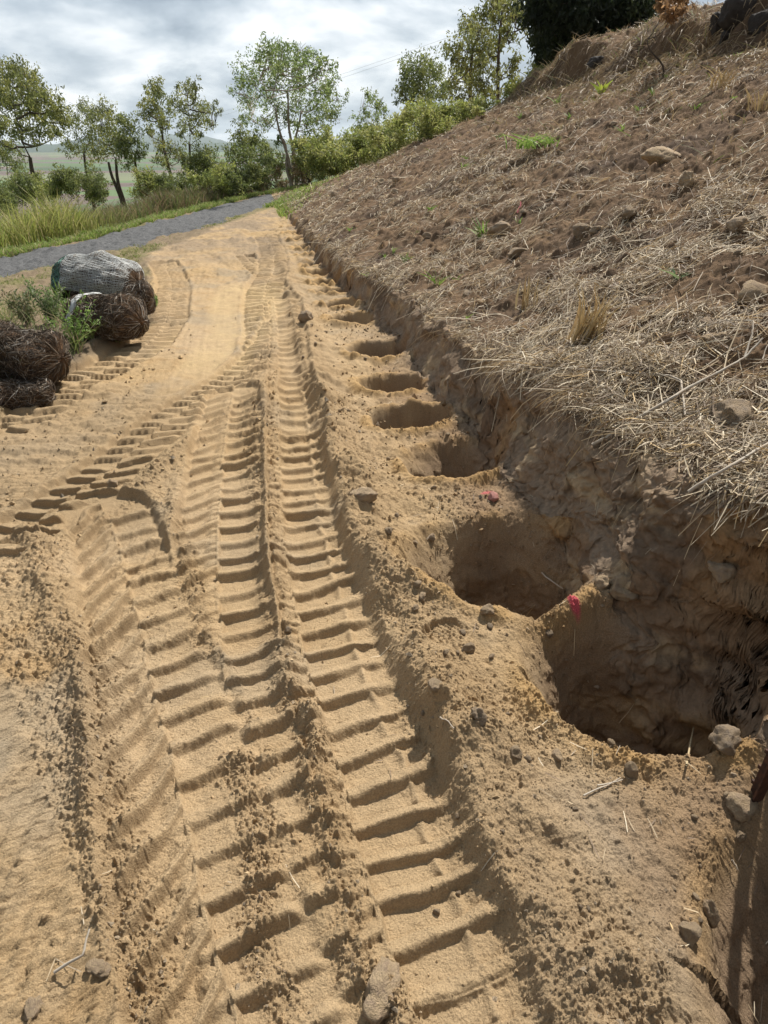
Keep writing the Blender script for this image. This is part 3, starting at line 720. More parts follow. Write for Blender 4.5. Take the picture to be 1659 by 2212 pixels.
# low growth around the hay bales
n = 26000
x = rng.uniform(-5.2, -2.3, n); y = rng.uniform(3.6, 9.2, n)
kk = (x < ip(y, LEFT) - .06) & (rng.random(n) < np.clip(.35 + 1.3 * fbm(x, y, 1.3, 3, 0), .04, 1) * np.clip(1.3 - np.abs(y - 6) * .25, .15, 1)); x, y = x[kk], y[kk]; n = len(x)
pp.append(blades(x, y, rng.uniform(.03, .15, n) * (1 + 1.2 * ss(4.2, 4.8, y) * ss(7.6, 6.8, y)), rng.uniform(.006, .012, n), pick(n, [(.14, .18, .06), (.20, .24, .08), (.30, .25, .15), (.18, .14, .09)], [.36, .30, .18, .16]), .8))
# green strip along the far foot of the hill
n = 15000
y = rng.uniform(17, 34, n); x = ip(y, ROAD) + 1.15 + np.abs(rng.normal(size=n)) * .8
kk = (perp(x, y) > -.1) | (y > 21); x, y = x[kk], y[kk]; n = len(x)
pp.append(blades(x, y, rng.uniform(.05, .16, n), rng.uniform(.012, .02, n) * (1 + .015 * y), pick(n, [(.22, .32, .06), (.28, .36, .09), (.38, .34, .17)], [.45, .35, .2]), .6))
Vv, Q, Cc = join(pp)
tag(link('verge_grass', mesh_np('verge_grass', Vv, Q, Cc, False), M_GRASS), 'short bright green grass along the gravel road and the foot of the hill', 'grass', kind='stuff')
# dry grass tufts over the upper part of the slope and along its skyline
pp = []
n = 42000
y = rng.uniform(5, 28, n); pz = rng.uniform(2.0, 11, n); x = pz / CA + (.9 - .185 * y)
cl = fbm(x, y, 1.1, 3, 4) + .7 * fbm(x, y, 3.5, 2, 0)
sc_ = np.exp(-((pz - 6.6) / .5) ** 2) * .9
kk = rng.random(n) < np.clip((.05 + cl * 1.0) * ss(2, 5, pz) + sc_ * .8 + ss(17, 21, y) * .35, 0, .9)
x, y, pz, sc_ = x[kk], y[kk], pz[kk], sc_[kk]; n = len(x)
hh = rng.uniform(.04, .17, n) * (1 + .8 * sc_)
pp.append(blades(x, y, hh, rng.uniform(.004, .009, n) * (1 + .03 * y), pick(n, [(.40, .32, .20), (.34, .25, .15), (.44, .33, .17), (.25, .26, .10), (.22, .30, .08)], [.35, .25, .2, .12, .08]), 1.1))
n = 6000
y = rng.uniform(5, 24, n); pz = 6.45 + rng.normal(size=n) * .45; x = pz / CA + (.9 - .185 * y)
z = hz(x, y); ln = rng.uniform(.08, .30, n); pts = np.empty((n, 4, 3)); sdv = rng.normal(size=n) * 1.1
for k in range(4):
    u = k / 3; pts[:, k, 0] = x - ln * (u * .7); pts[:, k, 1] = y + ln * sdv * u; pts[:, k, 2] = np.maximum(z + .06 + ln * (.15 * u - .9 * u * u), hz(pts[:, k, 0], pts[:, k, 1]) + .01)
pp.append(strips(pts, rng.uniform(.008, .016, n), (.8, 1, .7, .3), pick(n, [(.30, .22, .14), (.22, .16, .10), (.38, .29, .17)], [.4, .3, .3])))
Vv, Q, Cc = join(pp)
tag(link('dry_grass', mesh_np('dry_grass', Vv, Q, Cc, False), M_STRAW), 'dry tan grass tufts over the upper slope and its ledge', 'dry grass', kind='stuff')

# ---- small plants that one can point to
def tuft(name, X, Y, hpx, nb, cols, label, cat, group=None, lean=.5, wpx=2.2, spread=.35, m=None):
    c = at(X, Y); sc_ = c.y * cp / F + (H - c.z) * sp / F
    h = hpx * sc_
    o = empty(name, c, label, cat, group)
    x = c.x + rng.normal(size=nb) * h * spread * .3; y = c.y + rng.normal(size=nb) * h * spread * .3
    z = np.full(nb, c.z) - .01
    V_, Q_, C_ = blades(x, y, h * rng.uniform(.45, 1.0, nb), np.full(nb, wpx * sc_) * rng.uniform(.6, 1.3, nb), pick(nb, cols, np.ones(len(cols))), lean, z=z)
    V_ = V_ - np.array(c)
    link('leaf_blades' if 'stubble' not in name else 'stalks', mesh_np(name, V_, Q_, C_, False), m or M_GRASS, o)
    return o
GREEN = [(.20, .32, .06), (.27, .38, .09), (.17, .26, .06)]
DRY = [(.46, .34, .17), (.52, .40, .22), (.38, .27, .14)]
tuft('grass_clump', 1165, 318, 38, 70, GREEN, 'wide bright green grass clump on the bare middle of the hillside', 'grass clump', lean=1.6, spread=2.4, wpx=4)
tuft('grass_clump', 875, 566, 30, 16, GREEN, 'bright green sprout at the edge of the bank above the small holes', 'grass clump', lean=.9, wpx=4)
tuft('grass_clump', 1040, 510, 48, 14, GREEN, 'thin green blades beside a flat stone halfway along the hillside', 'grass clump', lean=.9, wpx=4)
tuft('grass_clump', 945, 615, 50, 12, GREEN, 'green blades hanging at the bank edge beside a deep notch', 'grass clump', lean=1.2, wpx=3.5)
tuft('grass_clump', 1300, 200, 32, 12, [(.42, .52, .08), (.50, .55, .10)], 'yellow green broad-leaved seedling high on the slope', 'seedling', lean=.8, wpx=7)
tuft('grass_clump', 1465, 600, 34, 16, [(.13, .20, .10), (.20, .26, .12)], 'grey green low weed below the pale boulder', 'weed', lean=1.1, wpx=4)
tuft('stubble_clump', 1262, 740, 165, 60, DRY, 'tall upright bundle of cut tan stalks on the slope above the big holes', 'stubble', lean=.35, spread=.30, wpx=6, m=M_STRAW).rotation_euler = (0, .40, 0)
tuft('stubble_clump', 1142, 665, 100, 20, DRY, 'thin cut stalks left of the tall stalk bundle', 'stubble', lean=.25, spread=.5, wpx=4, m=M_STRAW)
tuft('stubble_clump', 1640, 235, 60, 40, DRY, 'dry stubble clump at the right end of the upper slope', 'stubble', lean=.6, spread=.8, wpx=3, m=M_STRAW)
tuft('stubble_clump', 1560, 190, 60, 40, DRY, 'dry stubble clump beneath the dark boulders', 'stubble', lean=.6, spread=.8, wpx=3, m=M_STRAW)
for (X, Y) in ((800, 600), (830, 560), (905, 505), (1075, 300), (1010, 345), (1125, 255), (1230, 255), (1380, 240), (1440, 170), (1500, 235), (1345, 285), (1205, 225), (985, 605), (1005, 690), (1410, 205), (1580, 215), (1000, 365), (930, 455), (850, 545), (1590, 130), (760, 500), (1120, 480)):
    tuft('grass_sprout', X, Y, random.uniform(14, 30), random.randint(6, 12), GREEN, 'small thin green grass sprout scattered on the straw-covered hillside', 'grass sprout', 'thin green sprouts on the hillside', lean=.9, wpx=3)

# ------------------------------------------------------------------ rocks
def rock_mesh(seed, sub=4, cuts=9, rough=.06):
    r_ = random.Random(seed); bm = bmesh.new(); bmesh.ops.create_icosphere(bm, subdivisions=sub, radius=1)
    pl = [(Vector((r_.gauss(0, 1), r_.gauss(0, 1), r_.gauss(0, .8))).normalized(), r_.uniform(.55, .88)) for _ in range(cuts)]
    co = np.array([v.co[:] for v in bm.verts])
    for nrm, d in pl:
        nv = np.array(nrm); t_ = co @ nv; over = np.maximum(t_ - d, 0); co = co - over[:, None] * nv * .94
    nrm = co / (np.linalg.norm(co, axis=1, keepdims=True) + 1e-6)
    s_ = seed * 3.1
    nn_ = rough * vn3(co[:, 0] * 2.2 + s_, co[:, 1] * 2.2, co[:, 2] * 2.2, 1) * 1.6 + rough * .7 * vn3(co[:, 0] * 6 + s_, co[:, 1] * 6, co[:, 2] * 6, 2) + rough * .4 * vn3(co[:, 0] * 15 + s_, co[:, 1] * 15, co[:, 2] * 15, 3)
    co = co + nrm * nn_[:, None]
    for v, c in zip(bm.verts, co): v.co = c
    for f in bm.faces: f.smooth = True
    me = bpy.data.meshes.new('rock'); bm.to_mesh(me); bm.free(); return me
PROTO = {}
def rock(X, Y, wpx, label, m=M_ROCK, hr=.7, dr=.8, seed=None, name='rock', cat='rock', group=None, rz=None, sink=.33, rough=.06, pos=None):
    c = pos or at(X, Y)
    dep = c.y * cp + (H - c.z) * sp; wm = wpx * dep / F
    seed = seed if seed is not None else random.randint(0, 9)
    key = (seed, m.name, rough)
    if key not in PROTO:
        me = rock_mesh(seed, rough=rough, sub=4 if wpx > 25 else 3); me.materials.append(m); PROTO[key] = me
    o = bpy.data.objects.new(name, PROTO[key]); COL.objects.link(o)
    o.scale = (wm / 2, wm / 2 * dr, wm / 2 * hr)
    o.location = (c.x, c.y + wm * .2, c.z + wm / 2 * hr * (1 - 2 * sink)); o.rotation_euler = (random.uniform(-.2, .2), random.uniform(-.2, .2), random.uniform(0, 6.28) if rz is None else rz)
    return tag(o, label, cat, group)
RK = [
 (660, 692, 34, 'brown clod on the churned edge beside the far small holes', M_ROCKG, .9), (785, 1082, 60, 'flat tan stone at the crest of the ridge left of the third hole', M_ROCK, .55),
 (1065, 1082, 32, 'pinkish stone between the second and third holes', M_ROCKP, .8), (1013, 1410, 32, 'squarish tan stone on the boot-printed patch', M_ROCK, .95),
 (1035, 1558, 40, 'round brown clod between the ridge and the largest hole', M_ROCKG, .95), (943, 1490, 46, 'grey tan flat stone on the ridge beside the boot print', M_ROCK, .6),
 (1113, 1634, 38, 'pale angular stone in front of the largest hole', M_ROCK, .7), (1142, 1646, 22, 'small round pebble touching the pale angular stone', M_ROCK, .9),
 (1205, 1641, 32, 'pale round pebble in front of the largest hole', M_ROCK, .85), (1365, 1676, 34, 'upright pale pebble right in front of the largest hole', M_ROCK, 1.3),
 (1575, 1618, 84, 'large smooth brown stone beside the rusty post', M_ROCKG, .75), (828, 2178, 130, 'big sandy clod at the bottom edge between wheel tracks', M_ROCK, .55),
 (66, 2196, 56, 'sandy clod in the bottom left corner', M_ROCK, .6), (208, 2105, 56, 'flat sandy clod beside the left ridge at the bottom', M_ROCK, .55),
 (1532, 1990, 44, 'tall pale stone on the rim of the nearest hole', M_ROCK, 1.5), (1492, 2035, 60, 'knobbly tan stone below the tall pale stone', M_ROCK, 1.0),
 (1352, 1283, 84, 'jagged tan lump on the ledge behind the second hole', M_ROCK, .6), (1304, 1272, 44, 'small jagged lump on the ledge left of the big one', M_ROCK, .8),
 (1562, 1248, 66, 'stone embedded in the cut bank face', M_ROCKG, .8), (1608, 1762, 86, 'crumbly lump at the foot of the rusty post', M_ROCK, .6),
 (1600, 1815, 30, 'pale pebble under the crumbly lump by the post', M_ROCK, .9),
 (912, 1296, 28, 'tan pebble at the left rim of the second hole', M_ROCK, .8), (903, 1268, 24, 'upper pebble at the left rim of the second hole', M_ROCK, .8),
 (898, 1318, 20, 'lowest pebble at the left rim of the second hole', M_ROCK, .8), (1056, 1328, 40, 'pale stone on the front rim of the second hole', M_ROCK, .7),
 (1186, 1374, 24, 'brown pebble below the pink paint mark', M_ROCKG, .9), (242, 1050, 26, 'clod on the diagonal wheel track', M_ROCK, .8),
 (623, 1368, 22, 'dark clod on the middle wheel ridge', M_ROCKG, .9), (930, 1166, 24, 'brown clod on the slope above the second hole', M_ROCKG, .8),
 (1445, 350, 104, 'long pale boulder lying on the bare upper hillside', M_ROCK, .42), (1484, 402, 46, 'upright tan stone below the long pale boulder', M_ROCK, 1.0),
 (1197, 430, 34, 'tan stone in the middle of the hillside', M_ROCK, .7), (1258, 512, 52, 'rounded brown stone half buried on the hillside', M_ROCKG, .8),
 (1290, 506, 34, 'smaller stone right of the rounded brown stone', M_ROCKG, .8), (1362, 470, 48, 'grey pointed stone on the hillside', M_ROCKG, .7),
 (1120, 553, 56, 'flat grey brown stone near the thin green blades', M_ROCKG, .5), (1085, 506, 60, 'broad brown stone above the flat grey one', M_ROCKG, .6),
 (1628, 645, 84, 'big tan stone cut by the right edge of the hillside', M_ROCK, .6), (1548, 738, 60, 'tan stone below the big one at the right of the hillside', M_ROCK, .45),
 (1532, 708, 48, 'dark brown stone behind the low tan stone', M_ROCKG, .6), (1586, 935, 130, 'large craggy grey brown rock in the thick straw near the long stick', M_ROCKG, .75),
 (1640, 490, 54, 'brown stone at the right edge halfway up the slope', M_ROCKG, .8), (1596, 498, 52, 'stone left of the brown one at the right edge', M_ROCKG, .8),
 (1395, 775, 40, 'dark flat stone right of the tall stalk bundle', M_ROCKG, .5), (1190, 765, 36, 'dark stone under the tall stalk bundle', M_ROCKG, .6),
 (880, 362, 22, 'small pale stone near the far crest of the slope', M_ROCK, .9), (825, 398, 24, 'small tan stone on the far left of the slope', M_ROCK, .7),
 (1010, 640, 34, 'stone near the bank edge under the straw', M_ROCKG, .5), (1020, 430, 24, 'brown stone on the left part of the slope', M_ROCKG, .7),
 (1425, 1000, 34, 'tan stone in the straw left of the long stick', M_ROCK, .5), (1350, 560, 26, 'small stone in the straw above the stalk bundle', M_ROCKG, .6),
]
for k, rr_ in enumerate(RK):
    X, Y, wp, lb, m, hr = rr_
    rock(X, Y, wp, lb, m, hr, seed=k % 10, rough=.14 if 'clod' in lb or 'lump' in lb or 'crag' in lb else .09)
for (X, Y, wp, lb, hr) in ((1556, 60, 52, 'small black boulder, leftmost on the upper ledge', 1.0), (1604, 40, 90, 'big black boulder on the upper ledge', .8), (1566, 88, 34, 'lowest black boulder under the upper ledge', .8), (1650, 60, 60, 'black boulder at the right edge of the ledge', .9), (1290, 140, 50, 'dark stone in the grassy ledge', .5)):
    rock(X, Y, wp, lb, M_ROCKD, hr, cat='boulder', name='boulder', rough=.08)
for k in range(75):
    y_ = math.exp(random.uniform(math.log(.95), math.log(7))); x_ = .9 - .185 * y_ + random.uniform(-.62, .35)
    if any(math.hypot(x_ - h[0], y_ - h[1]) < h[2] + .03 for h in HOLES): continue
    z_ = float(hz(x_, y_)[0])
    rock(0, 0, random.uniform(9, 20) if y_ < 4 else random.uniform(6, 12), 'small crumb of dried soil lying loose beside the row of holes', random.choice([M_ROCK, M_ROCK, M_ROCKG]), random.uniform(.6, .9), name='clod', cat='clod', group='loose soil crumbs beside the holes', pos=Vector((x_, y_, z_)), seed=random.randint(0, 5), sink=.15)
for k in range(70):
    y_ = random.uniform(2.5, 17); e0_ = random.uniform(.4, 6)
    x_ = .9 - .185 * y_ + .5 + e0_
    if abs(x_ / y_) > .58: continue
    z_ = float(hz(x_, y_)[0])
    rock(0, 0, random.uniform(9, 24), 'small brown stone half buried in the straw-covered hillside', M_ROCKG, random.uniform(.5, .8), name='stone', cat='stone', group='half-buried stones on the hillside', pos=Vector((x_, y_, z_)), seed=random.randint(0, 5), sink=.2)

# crumbs and grit of dried soil strewn over the loosened ground
n = 60000
r = np.exp(rng.uniform(np.log(.75), np.log(8), n)); a = np.radians(rng.uniform(-35, 37, n)); x = r * np.sin(a); y = r * np.cos(a)
_, C_, f_ = terrain(x, y, False)
kk = (f_['p'] < f_['pb'] + .02) & (f_['hm'] < .5) & (x > f_['xl']) & (rng.random(n) < np.clip(f_['lo'], .05, 1) * np.clip(.5 + 1.6 * fbm(x, y, 2.6, 3, 2), .08, 1)); x, y, r, C_ = x[kk], y[kk], r[kk], C_[kk]; n = len(x)
sz = np.clip(rng.lognormal(-5.75, .50, n), .0014, .013) * np.clip(r / 2, .8, 2.2)
octv = np.array([(1, 0, 0), (-1, 0, 0), (0, 1, 0), (0, -1, 0), (0, 0, 1), (0, 0, -1)], float); octf = np.array([(0, 2, 4), (2, 1, 4), (1, 3, 4), (3, 0, 4), (2, 0, 5), (1, 2, 5), (3, 1, 5), (0, 3, 5)])
Vv = octv[None] * rng.uniform(.5, 1.15, (n, 6, 1)) + rng.normal(size=(n, 6, 3)) * .22
an = rng.uniform(0, 6.28, n); ca, sa = np.cos(an)[:, None], np.sin(an)[:, None]
Vv = np.stack([Vv[..., 0] * ca - Vv[..., 1] * sa, Vv[..., 0] * sa + Vv[..., 1] * ca, Vv[..., 2] * .85], -1) * sz[:, None, None]
zz_ = terrain(x, y, True)[0]
Vv += np.stack([x, y, zz_ + sz * .25], -1)[:, None]
Q = (octf[None] + (np.arange(n) * 6)[:, None, None]).reshape(-1, 3)
Cc = np.clip(C_ * (1.02 + .22 * rng.normal(size=(n, 1))), .03, .8); grey = (rng.random(n) < .18)[:, None]; Cc = np.where(grey, Cc * .6 + np.array((.14, .125, .105)), Cc)
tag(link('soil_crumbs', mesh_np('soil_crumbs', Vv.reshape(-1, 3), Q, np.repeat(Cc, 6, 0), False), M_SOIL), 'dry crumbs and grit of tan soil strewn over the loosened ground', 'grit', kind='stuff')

# ------------------------------------------------------------------ tubes and sticks
def tube_np(pts, rad, k=6):
    pts = np.asarray(pts, float); rad = np.asarray(rad, float); n = len(pts)
    d = np.gradient(pts, axis=0); d /= np.linalg.norm(d, axis=1, keepdims=True) + 1e-9
    up = np.where(np.abs(d[:, 2:3]) > .9, np.array([[1., 0, 0]]), np.array([[0, 0, 1.]]))
    s_ = np.cross(d, up); s_ /= np.linalg.norm(s_, axis=1, keepdims=True); t_ = np.cross(d, s_)
    an = np.linspace(0, 2 * math.pi, k, endpoint=False)
    V_ = pts[:, None] + rad[:, None, None] * (np.cos(an)[None, :, None] * s_[:, None] + np.sin(an)[None, :, None] * t_[:, None])
    i = np.arange(n * k).reshape(n, k)
    Q_ = np.stack([i[:-1], np.roll(i[:-1], -1, 1), np.roll(i[1:], -1, 1), i[1:]], -1).reshape(-1, 4)
    caps = [[i[0, 0], i[0, 1], i[0, 2 % k], i[0, 3 % k]], [i[-1, 0], i[-1, 1], i[-1, 2 % k], i[-1, 3 % k]]]
    return V_.reshape(-1, 3), np.concatenate([Q_, np.array(caps)])
def tubes(list_):
    Vs, Qs = [], []; o = 0
    for p_, r_, *k in list_:
        v, q_ = tube_np(p_, r_, *(k or [6])); Vs.append(v); Qs.append(q_ + o); o += len(v)
    return np.concatenate(Vs), np.concatenate(Qs)
def stick(pxs, r0, r1, label, lift=.03, group=None, name='stick', m=M_STICK, branches=()):
    r0 *= 1.2; r1 *= 1.2
    def path(pxs_):
        out_ = []
        for q_ in pxs_:
            c = at(q_[0], q_[1]); c.z += q_[2] if len(q_) > 2 else lift; out_.append(c)
        P_ = []
        for i in range(len(out_) - 1):
            for u in np.linspace(0, 1, 5, endpoint=False): P_.append(out_[i].lerp(out_[i + 1], u))
        P_.append(out_[-1]); P_ = np.array([list(v) for v in P_])
        P_[:, 2] = np.maximum(P_[:, 2], hz(P_[:, 0], P_[:, 1]) + .008)
        return P_ + rng.normal(size=P_.shape) * r0 * .2
    ls = []
    for pth, a_, b_ in [(pxs, r0, r1)] + list(branches):
        P_ = path(pth); ls.append((P_, np.linspace(a_, b_, len(P_)) * (1 + .15 * rng.random(len(P_)))))
    base = ls[0][0][0].copy()
    V_, Q_ = tubes(ls); V_ = V_ - base
    o = link(name, mesh_np(name, V_, Q_), m, loc=tuple(base)); return tag(o, label, 'stick' if name == 'stick' else name, group)
stick([(1275, 993, .07), (1430, 905, .08), (1480, 870, .07), (1560, 828, .07), (1600, 805, .07), (1640, 760, .06)], .0062, .0035, 'long forked grey stick lying across the thick straw at the right', branches=[([(1600, 805, .07), (1615, 760, .08), (1618, 735, .09), (1560, 728, .08), (1480, 738, .06)], .0045, .002), ([(1640, 805, .06), (1655, 760, .06)], .003, .002)])
stick([(1215, 815, .05), (1300, 822, .05), (1440, 838, .06)], .003, .004, 'bent pale stick with a broken end hanging down, left of the long stick', branches=[([(1440, 838, .06), (1466, 850, .06), (1475, 920, .05)], .0048, .004)])
stick([(1478, 1103, .08), (1560, 1050, .07), (1659, 985, .06), (1700, 960, .05)], .005, .004, 'grey stick poking out over the bank edge at the right')
stick([(1100, 800, .02), (1225, 818, .03), (1275, 822, .03)], .0022, .0022, 'thin straight twig at the bank edge left of the bent stick')
stick([(1060, 745, .03), (1155, 690, .04)], .003, .002, 'thin diagonal twig near the bank edge above the middle holes')
stick([(1100, 470, .03), (1190, 440, .05), (1210, 400, .05)], .004, .002, 'grey twig on the middle of the hillside')
stick([(1230, 330, .03), (1300, 262, .05)], .005, .003, 'straight tan stick on the upper slope')
stick([(1590, 345, .03), (1659, 318, .04)], .006, .004, 'tan stick at the right edge of the upper slope')
stick([(1478, 1668, .03), (1486, 1612, .10)], .0028, .002, 'short upright straw stub on the front rim of the largest hole', m=M_STUB)
stick([(1170, 1240, .0), (1215, 1275, .01)], .0035, .002, 'thin root inside the second hole')
stick([(1290, 1700, .004), (1345, 1688, .006)], .0018, .0012, 'thin curved twig in front of the largest hole')
stick([(1260, 1722, .003), (1340, 1684, .004)], .002, .0012, 'bent root on the grey soil in front of the largest hole')
stick([(950, 1560, .02), (980, 1585, .02)], .002, .0015, 'pale straw across the right ridge')
stick([(120, 2105, .01), (190, 2090, .05), (205, 2040, .06)], .003, .0015, 'small twisted dry root on the left ridge at the bottom')
stick([(1580, 1862, .01), (1590, 1890, .02)], .002, .001, 'tiny pale root beside the nearest hole')
stick([(1595, 1560, -.0), (1560, 1535, .05)], .006, .003, 'pale splinter at the right rim of the largest hole')

# rusty steel post at the right edge
c = at(1634, 1732); prof = [(-.022, -.003), (.022, -.003), (.022, .003), (.004, .003), (.003, .026), (-.003, .026), (-.004, .003), (-.022, .003)]
bm = bmesh.new(); rings = []
for k in range(13):
    z = -.25 + k * .115; rings.append([bm.verts.new((px * 1.0 + .17 * z * .25, py - .02 * z, z)) for px, py in prof])
for a_, b_ in zip(rings[:-1], rings[1:]):
    for i in range(8): bm.faces.new((a_[i], a_[(i + 1) % 8], b_[(i + 1) % 8], b_[i]))
bm.faces.new(rings[0][::-1]); bm.faces.new(rings[-1])
me = bpy.data.meshes.new('post'); bm.to_mesh(me); bm.free()
po = empty('fence_post', c, 'dark rusty steel post standing at the right edge beside the largest hole', 'fence post', rz=.4)
link('picket', me, M_RUST, po)
# knobs along the flange
bm = bmesh.new()
for k in range(16):
    bmesh.ops.create_cube(bm, size=1, matrix=Matrix.Translation((.17 * (.05 + k * .06) * .25, .029 - .02 * (.05 + k * .06), .05 + k * .06)) @ Matrix.Diagonal((.007, .008, .012, 1)))
me = bpy.data.meshes.new('knob'); bm.to_mesh(me); bm.free(); link('knobs', me, M_RUST, po)
# pink marking tape
c = at(1117, 462); V_ = []; 
pts = np.array([[(0, 0, .01), (.01, .0, .05), (.03, .01, .075), (.025, 0, .11)], [(0, .01, .0), (.025, -.01, .03), (.05, 0, .02), (.06, .02, .05)]]) * 1.1 + np.array(c)
v, q_, cc = strips(pts, np.array([.02, .014]), (1, 1, 1, .8), np.ones((2, 3)))
tag(link('marking_tape', mesh_np('marking_tape', v - np.array(c), q_, None, False), M_TAPE, loc=tuple(c)), 'scrap of pink marking tape caught in the straw on the slope', 'tape')

# ------------------------------------------------------------------ old hay bales by the track
def bale(X, Y, Lx, rad, yaw, label, net=None, squash=.9, seed=0, fib=5200, tint=1.0, cap=.35, dz=0, back=.0):
    c = at(X, Y); root = empty('hay_bale', (c.x, c.y + back, c.z), label, 'hay bale', None, rz=yaw)
    nu, nv_ = 72, 56
    u = np.linspace(0, 2 * math.pi, nu, endpoint=False); v = np.linspace(-1, 1, nv_)
    U, Vv_ = np.meshgrid(u, v, indexing='ij')
    def surf(U, W, off=0):
        e = np.abs(W) ** (1 / cap)
        rr_ = rad * np.sqrt(np.maximum(1 - np.abs(W) ** 5, 0.0)) 
        s_ = seed * 7.3
        bump_ = 1 + .24 * vn3(W * 1.6 + s_, np.cos(U) * .8, np.sin(U) * .8, 4) - (.20 * np.exp(-((W + .25) / .28) ** 2) if seed == 1 else 0) + .18 * vn3(np.cos(U) * 1.3 + s_, np.sin(U) * 1.3, W * 1.5, 1) + .09 * vn3(np.cos(U) * 4 + s_, np.sin(U) * 4, W * 5, 2) + .02 * vn3(np.cos(U) * 12 + s_, np.sin(U) * 12, W * 14, 3)
        r2 = rr_ * bump_ + off
        zc_ = rad * squash * .82
        z = np.sin(U) * r2 * squash; z = np.where(z < -zc_ * .95, -zc_ * .95 + (z + zc_ * .95) * .3, z)
        return np.stack([W * Lx / 2 * (1 + .03 * vn(U * 2, W * 0 + s_, 2)), np.cos(U) * r2 * 1.08, z + zc_ + dz - .03], -1)
    S_ = surf(U, Vv_)
    i = np.arange(nu * nv_).reshape(nu, nv_)
    Q_ = np.stack([i[:, :-1], np.roll(i, -1, 0)[:, :-1], np.roll(i, -1, 0)[:, 1:], i[:, 1:]], -1).reshape(-1, 4)[:, ::-1]
    link('hay', mesh_np('hay', S_.reshape(-1, 3), Q_), M_CORE, root)
    # matted stalks on the surface
    n = fib; U0 = rng.uniform(0, 2 * math.pi, n); W0 = rng.uniform(-1.0, 1.0, n) ** 1.0 * .985
    l = rng.uniform(.03, .11, n); d = rng.normal(size=n) * 1.1
    pts = np.empty((n, 4, 3))
    for k in range(4):
        t_ = (k / 3 - .5) * l
        pts[:, k] = surf(U0 + t_ * np.cos(d) / rad, np.clip(W0 + t_ * np.sin(d) / (Lx / 2), -.995, .995), .004 + .012 * rng.random(n))
    pts += rng.normal(size=(n, 1, 3)) * .006
    cols = pick(n, [(.10, .075, .055), (.16, .12, .085), (.26, .21, .16), (.06, .045, .035), (.36, .33, .29)], [.27, .27, .14, .22, .10]) * tint
    link('loose_stalks', mesh_np('st', *strips(pts, rng.uniform(.0025, .0055, n), (.7, 1, 1, .5), cols), False), M_FIBRE, root)['kind'] = 'stuff'
    if net:
        for (w0, w1, col_, m_, nring, nz) in net:
            ls = []
            for w_ in np.linspace(w0, w1, nring):
                uu = np.linspace(-.35, math.pi + .35, 46)
                ww = np.clip(w_ + .02 * vn(uu * 3, uu * 0 + w_ * 40, 1) + .008 * np.sin(uu * 40 + w_ * 50), -.99, .99)
                ls.append((surf(uu, ww, .018 + .006 * vn(uu * 4, uu * 0 + w_ * 9, 2)), np.full(46, .0024), 3))
            for k in range(nz):
                ph = rng.uniform(0, .3); uu = np.linspace(-.3 + ph, math.pi + .3, 60); ww = np.clip(w0 + (w1 - w0) * (.5 + .5 * np.sin(uu * 5 + k * 1.7)) + .03 * vn(uu * 5, uu * 0 + k, 2), -.99, .99)
                ls.append((surf(uu, ww, .022), np.full(60, .0018), 3))
            V_, Q_ = tubes(ls); link('net_wrap', mesh_np('net', V_, Q_), m_, root)
    return root
bale(208, 645, 1.08, .31, -.22, 'old hay bale still wrapped in white and green net, farthest of the three', net=[(-.96, -.60, 0, M_NETG, 16, 5), (-.58, .93, 0, M_NETW, 60, 26)], seed=1, squash=.84, back=.14, tint=1.3)
bale(226, 722, .78, .215, -.38, 'brown hay bale with a strip of torn white net over its left end', net=[(-.50, -.36, 0, M_NETW, 26, 6)], seed=2, squash=.86, tint=1.0, back=.1)
bale(32, 830, .62, .26, -.1, 'dark weathered hay bale nearest the camera at the left edge', seed=3, squash=.85, tint=.75, back=.18, fib=6000)
r_ = bale(45, 872, .46, .13, .3, 'crumbled heap of dark mulch below the nearest hay bale', seed=4, squash=.8, tint=.9, fib=2500)
r_.name = 'mulch_heap'; r_['category'] = 'mulch heap'
r_ = bale(303, 668, .30, .15, .2, 'torn-off dark lump of hay at the right end of the net-wrapped bale', seed=5, squash=1.0, tint=.9, fib=1500)
r_.name = 'hay_lump'; r_['category'] = 'hay lump'

def weed(X, Y, hpx, nst, label, cols, leafpx=7, spread=.5):
    c = at(X, Y); dep = c.y * cp + (H - c.z) * sp; sc_ = dep / F; h = hpx * sc_
    root = empty('weed', c, label, 'weed'); st = []; lp = []; 
    for k in range(nst):
        a_ = random.uniform(0, 6.28); l = h * spread * random.uniform(.2, 1.2); hh_ = h * random.uniform(.55, 1)
        P_ = np.array([(math.cos(a_) * l * u ** 1.4, math.sin(a_) * l * u ** 1.4, hh_ * u - .02) for u in np.linspace(0, 1, 6)])
        st.append((P_, np.linspace(.004, .0015, 6), 4))
        for j in range(70):
            u = random.uniform(.15, 1); b_ = np.array([np.interp(u, np.linspace(0, 1, 6), P_[:, i]) for i in range(3)])
            dd = np.array([random.gauss(0, 1), random.gauss(0, 1), random.gauss(.2, .7)]); dd /= np.linalg.norm(dd); ll = leafpx * sc_ * random.uniform(.6, 1.4)
            b_ = b_ + dd * ll * .6
            lp.append([b_, b_ + dd * ll * .5 + (0, 0, .01), b_ + dd * ll])
    V_, Q_ = tubes(st); link('stems', mesh_np('stems', V_, Q_), M_STICK, root)
    lp = np.array(lp); n = len(lp)
    link('leaves', mesh_np('leaves', *strips(lp, np.full(n, leafpx * sc_ * .5), (.3, 1, .2), pick(n, cols, np.ones(len(cols)))), False), M_LEAF, root)
weed(160, 760, 120, 9, 'leafy green weed growing between the two nearer hay bales', [(.16, .26, .06), (.22, .32, .09)])
weed(115, 700, 95, 12, 'dense grey green weed left of the net-wrapped bale', [(.13, .19, .07), (.17, .22, .09)])
weed(60, 700, 75, 10, 'low scrubby weed at the left edge behind the dark bale', [(.13, .17, .07), (.22, .20, .10)])
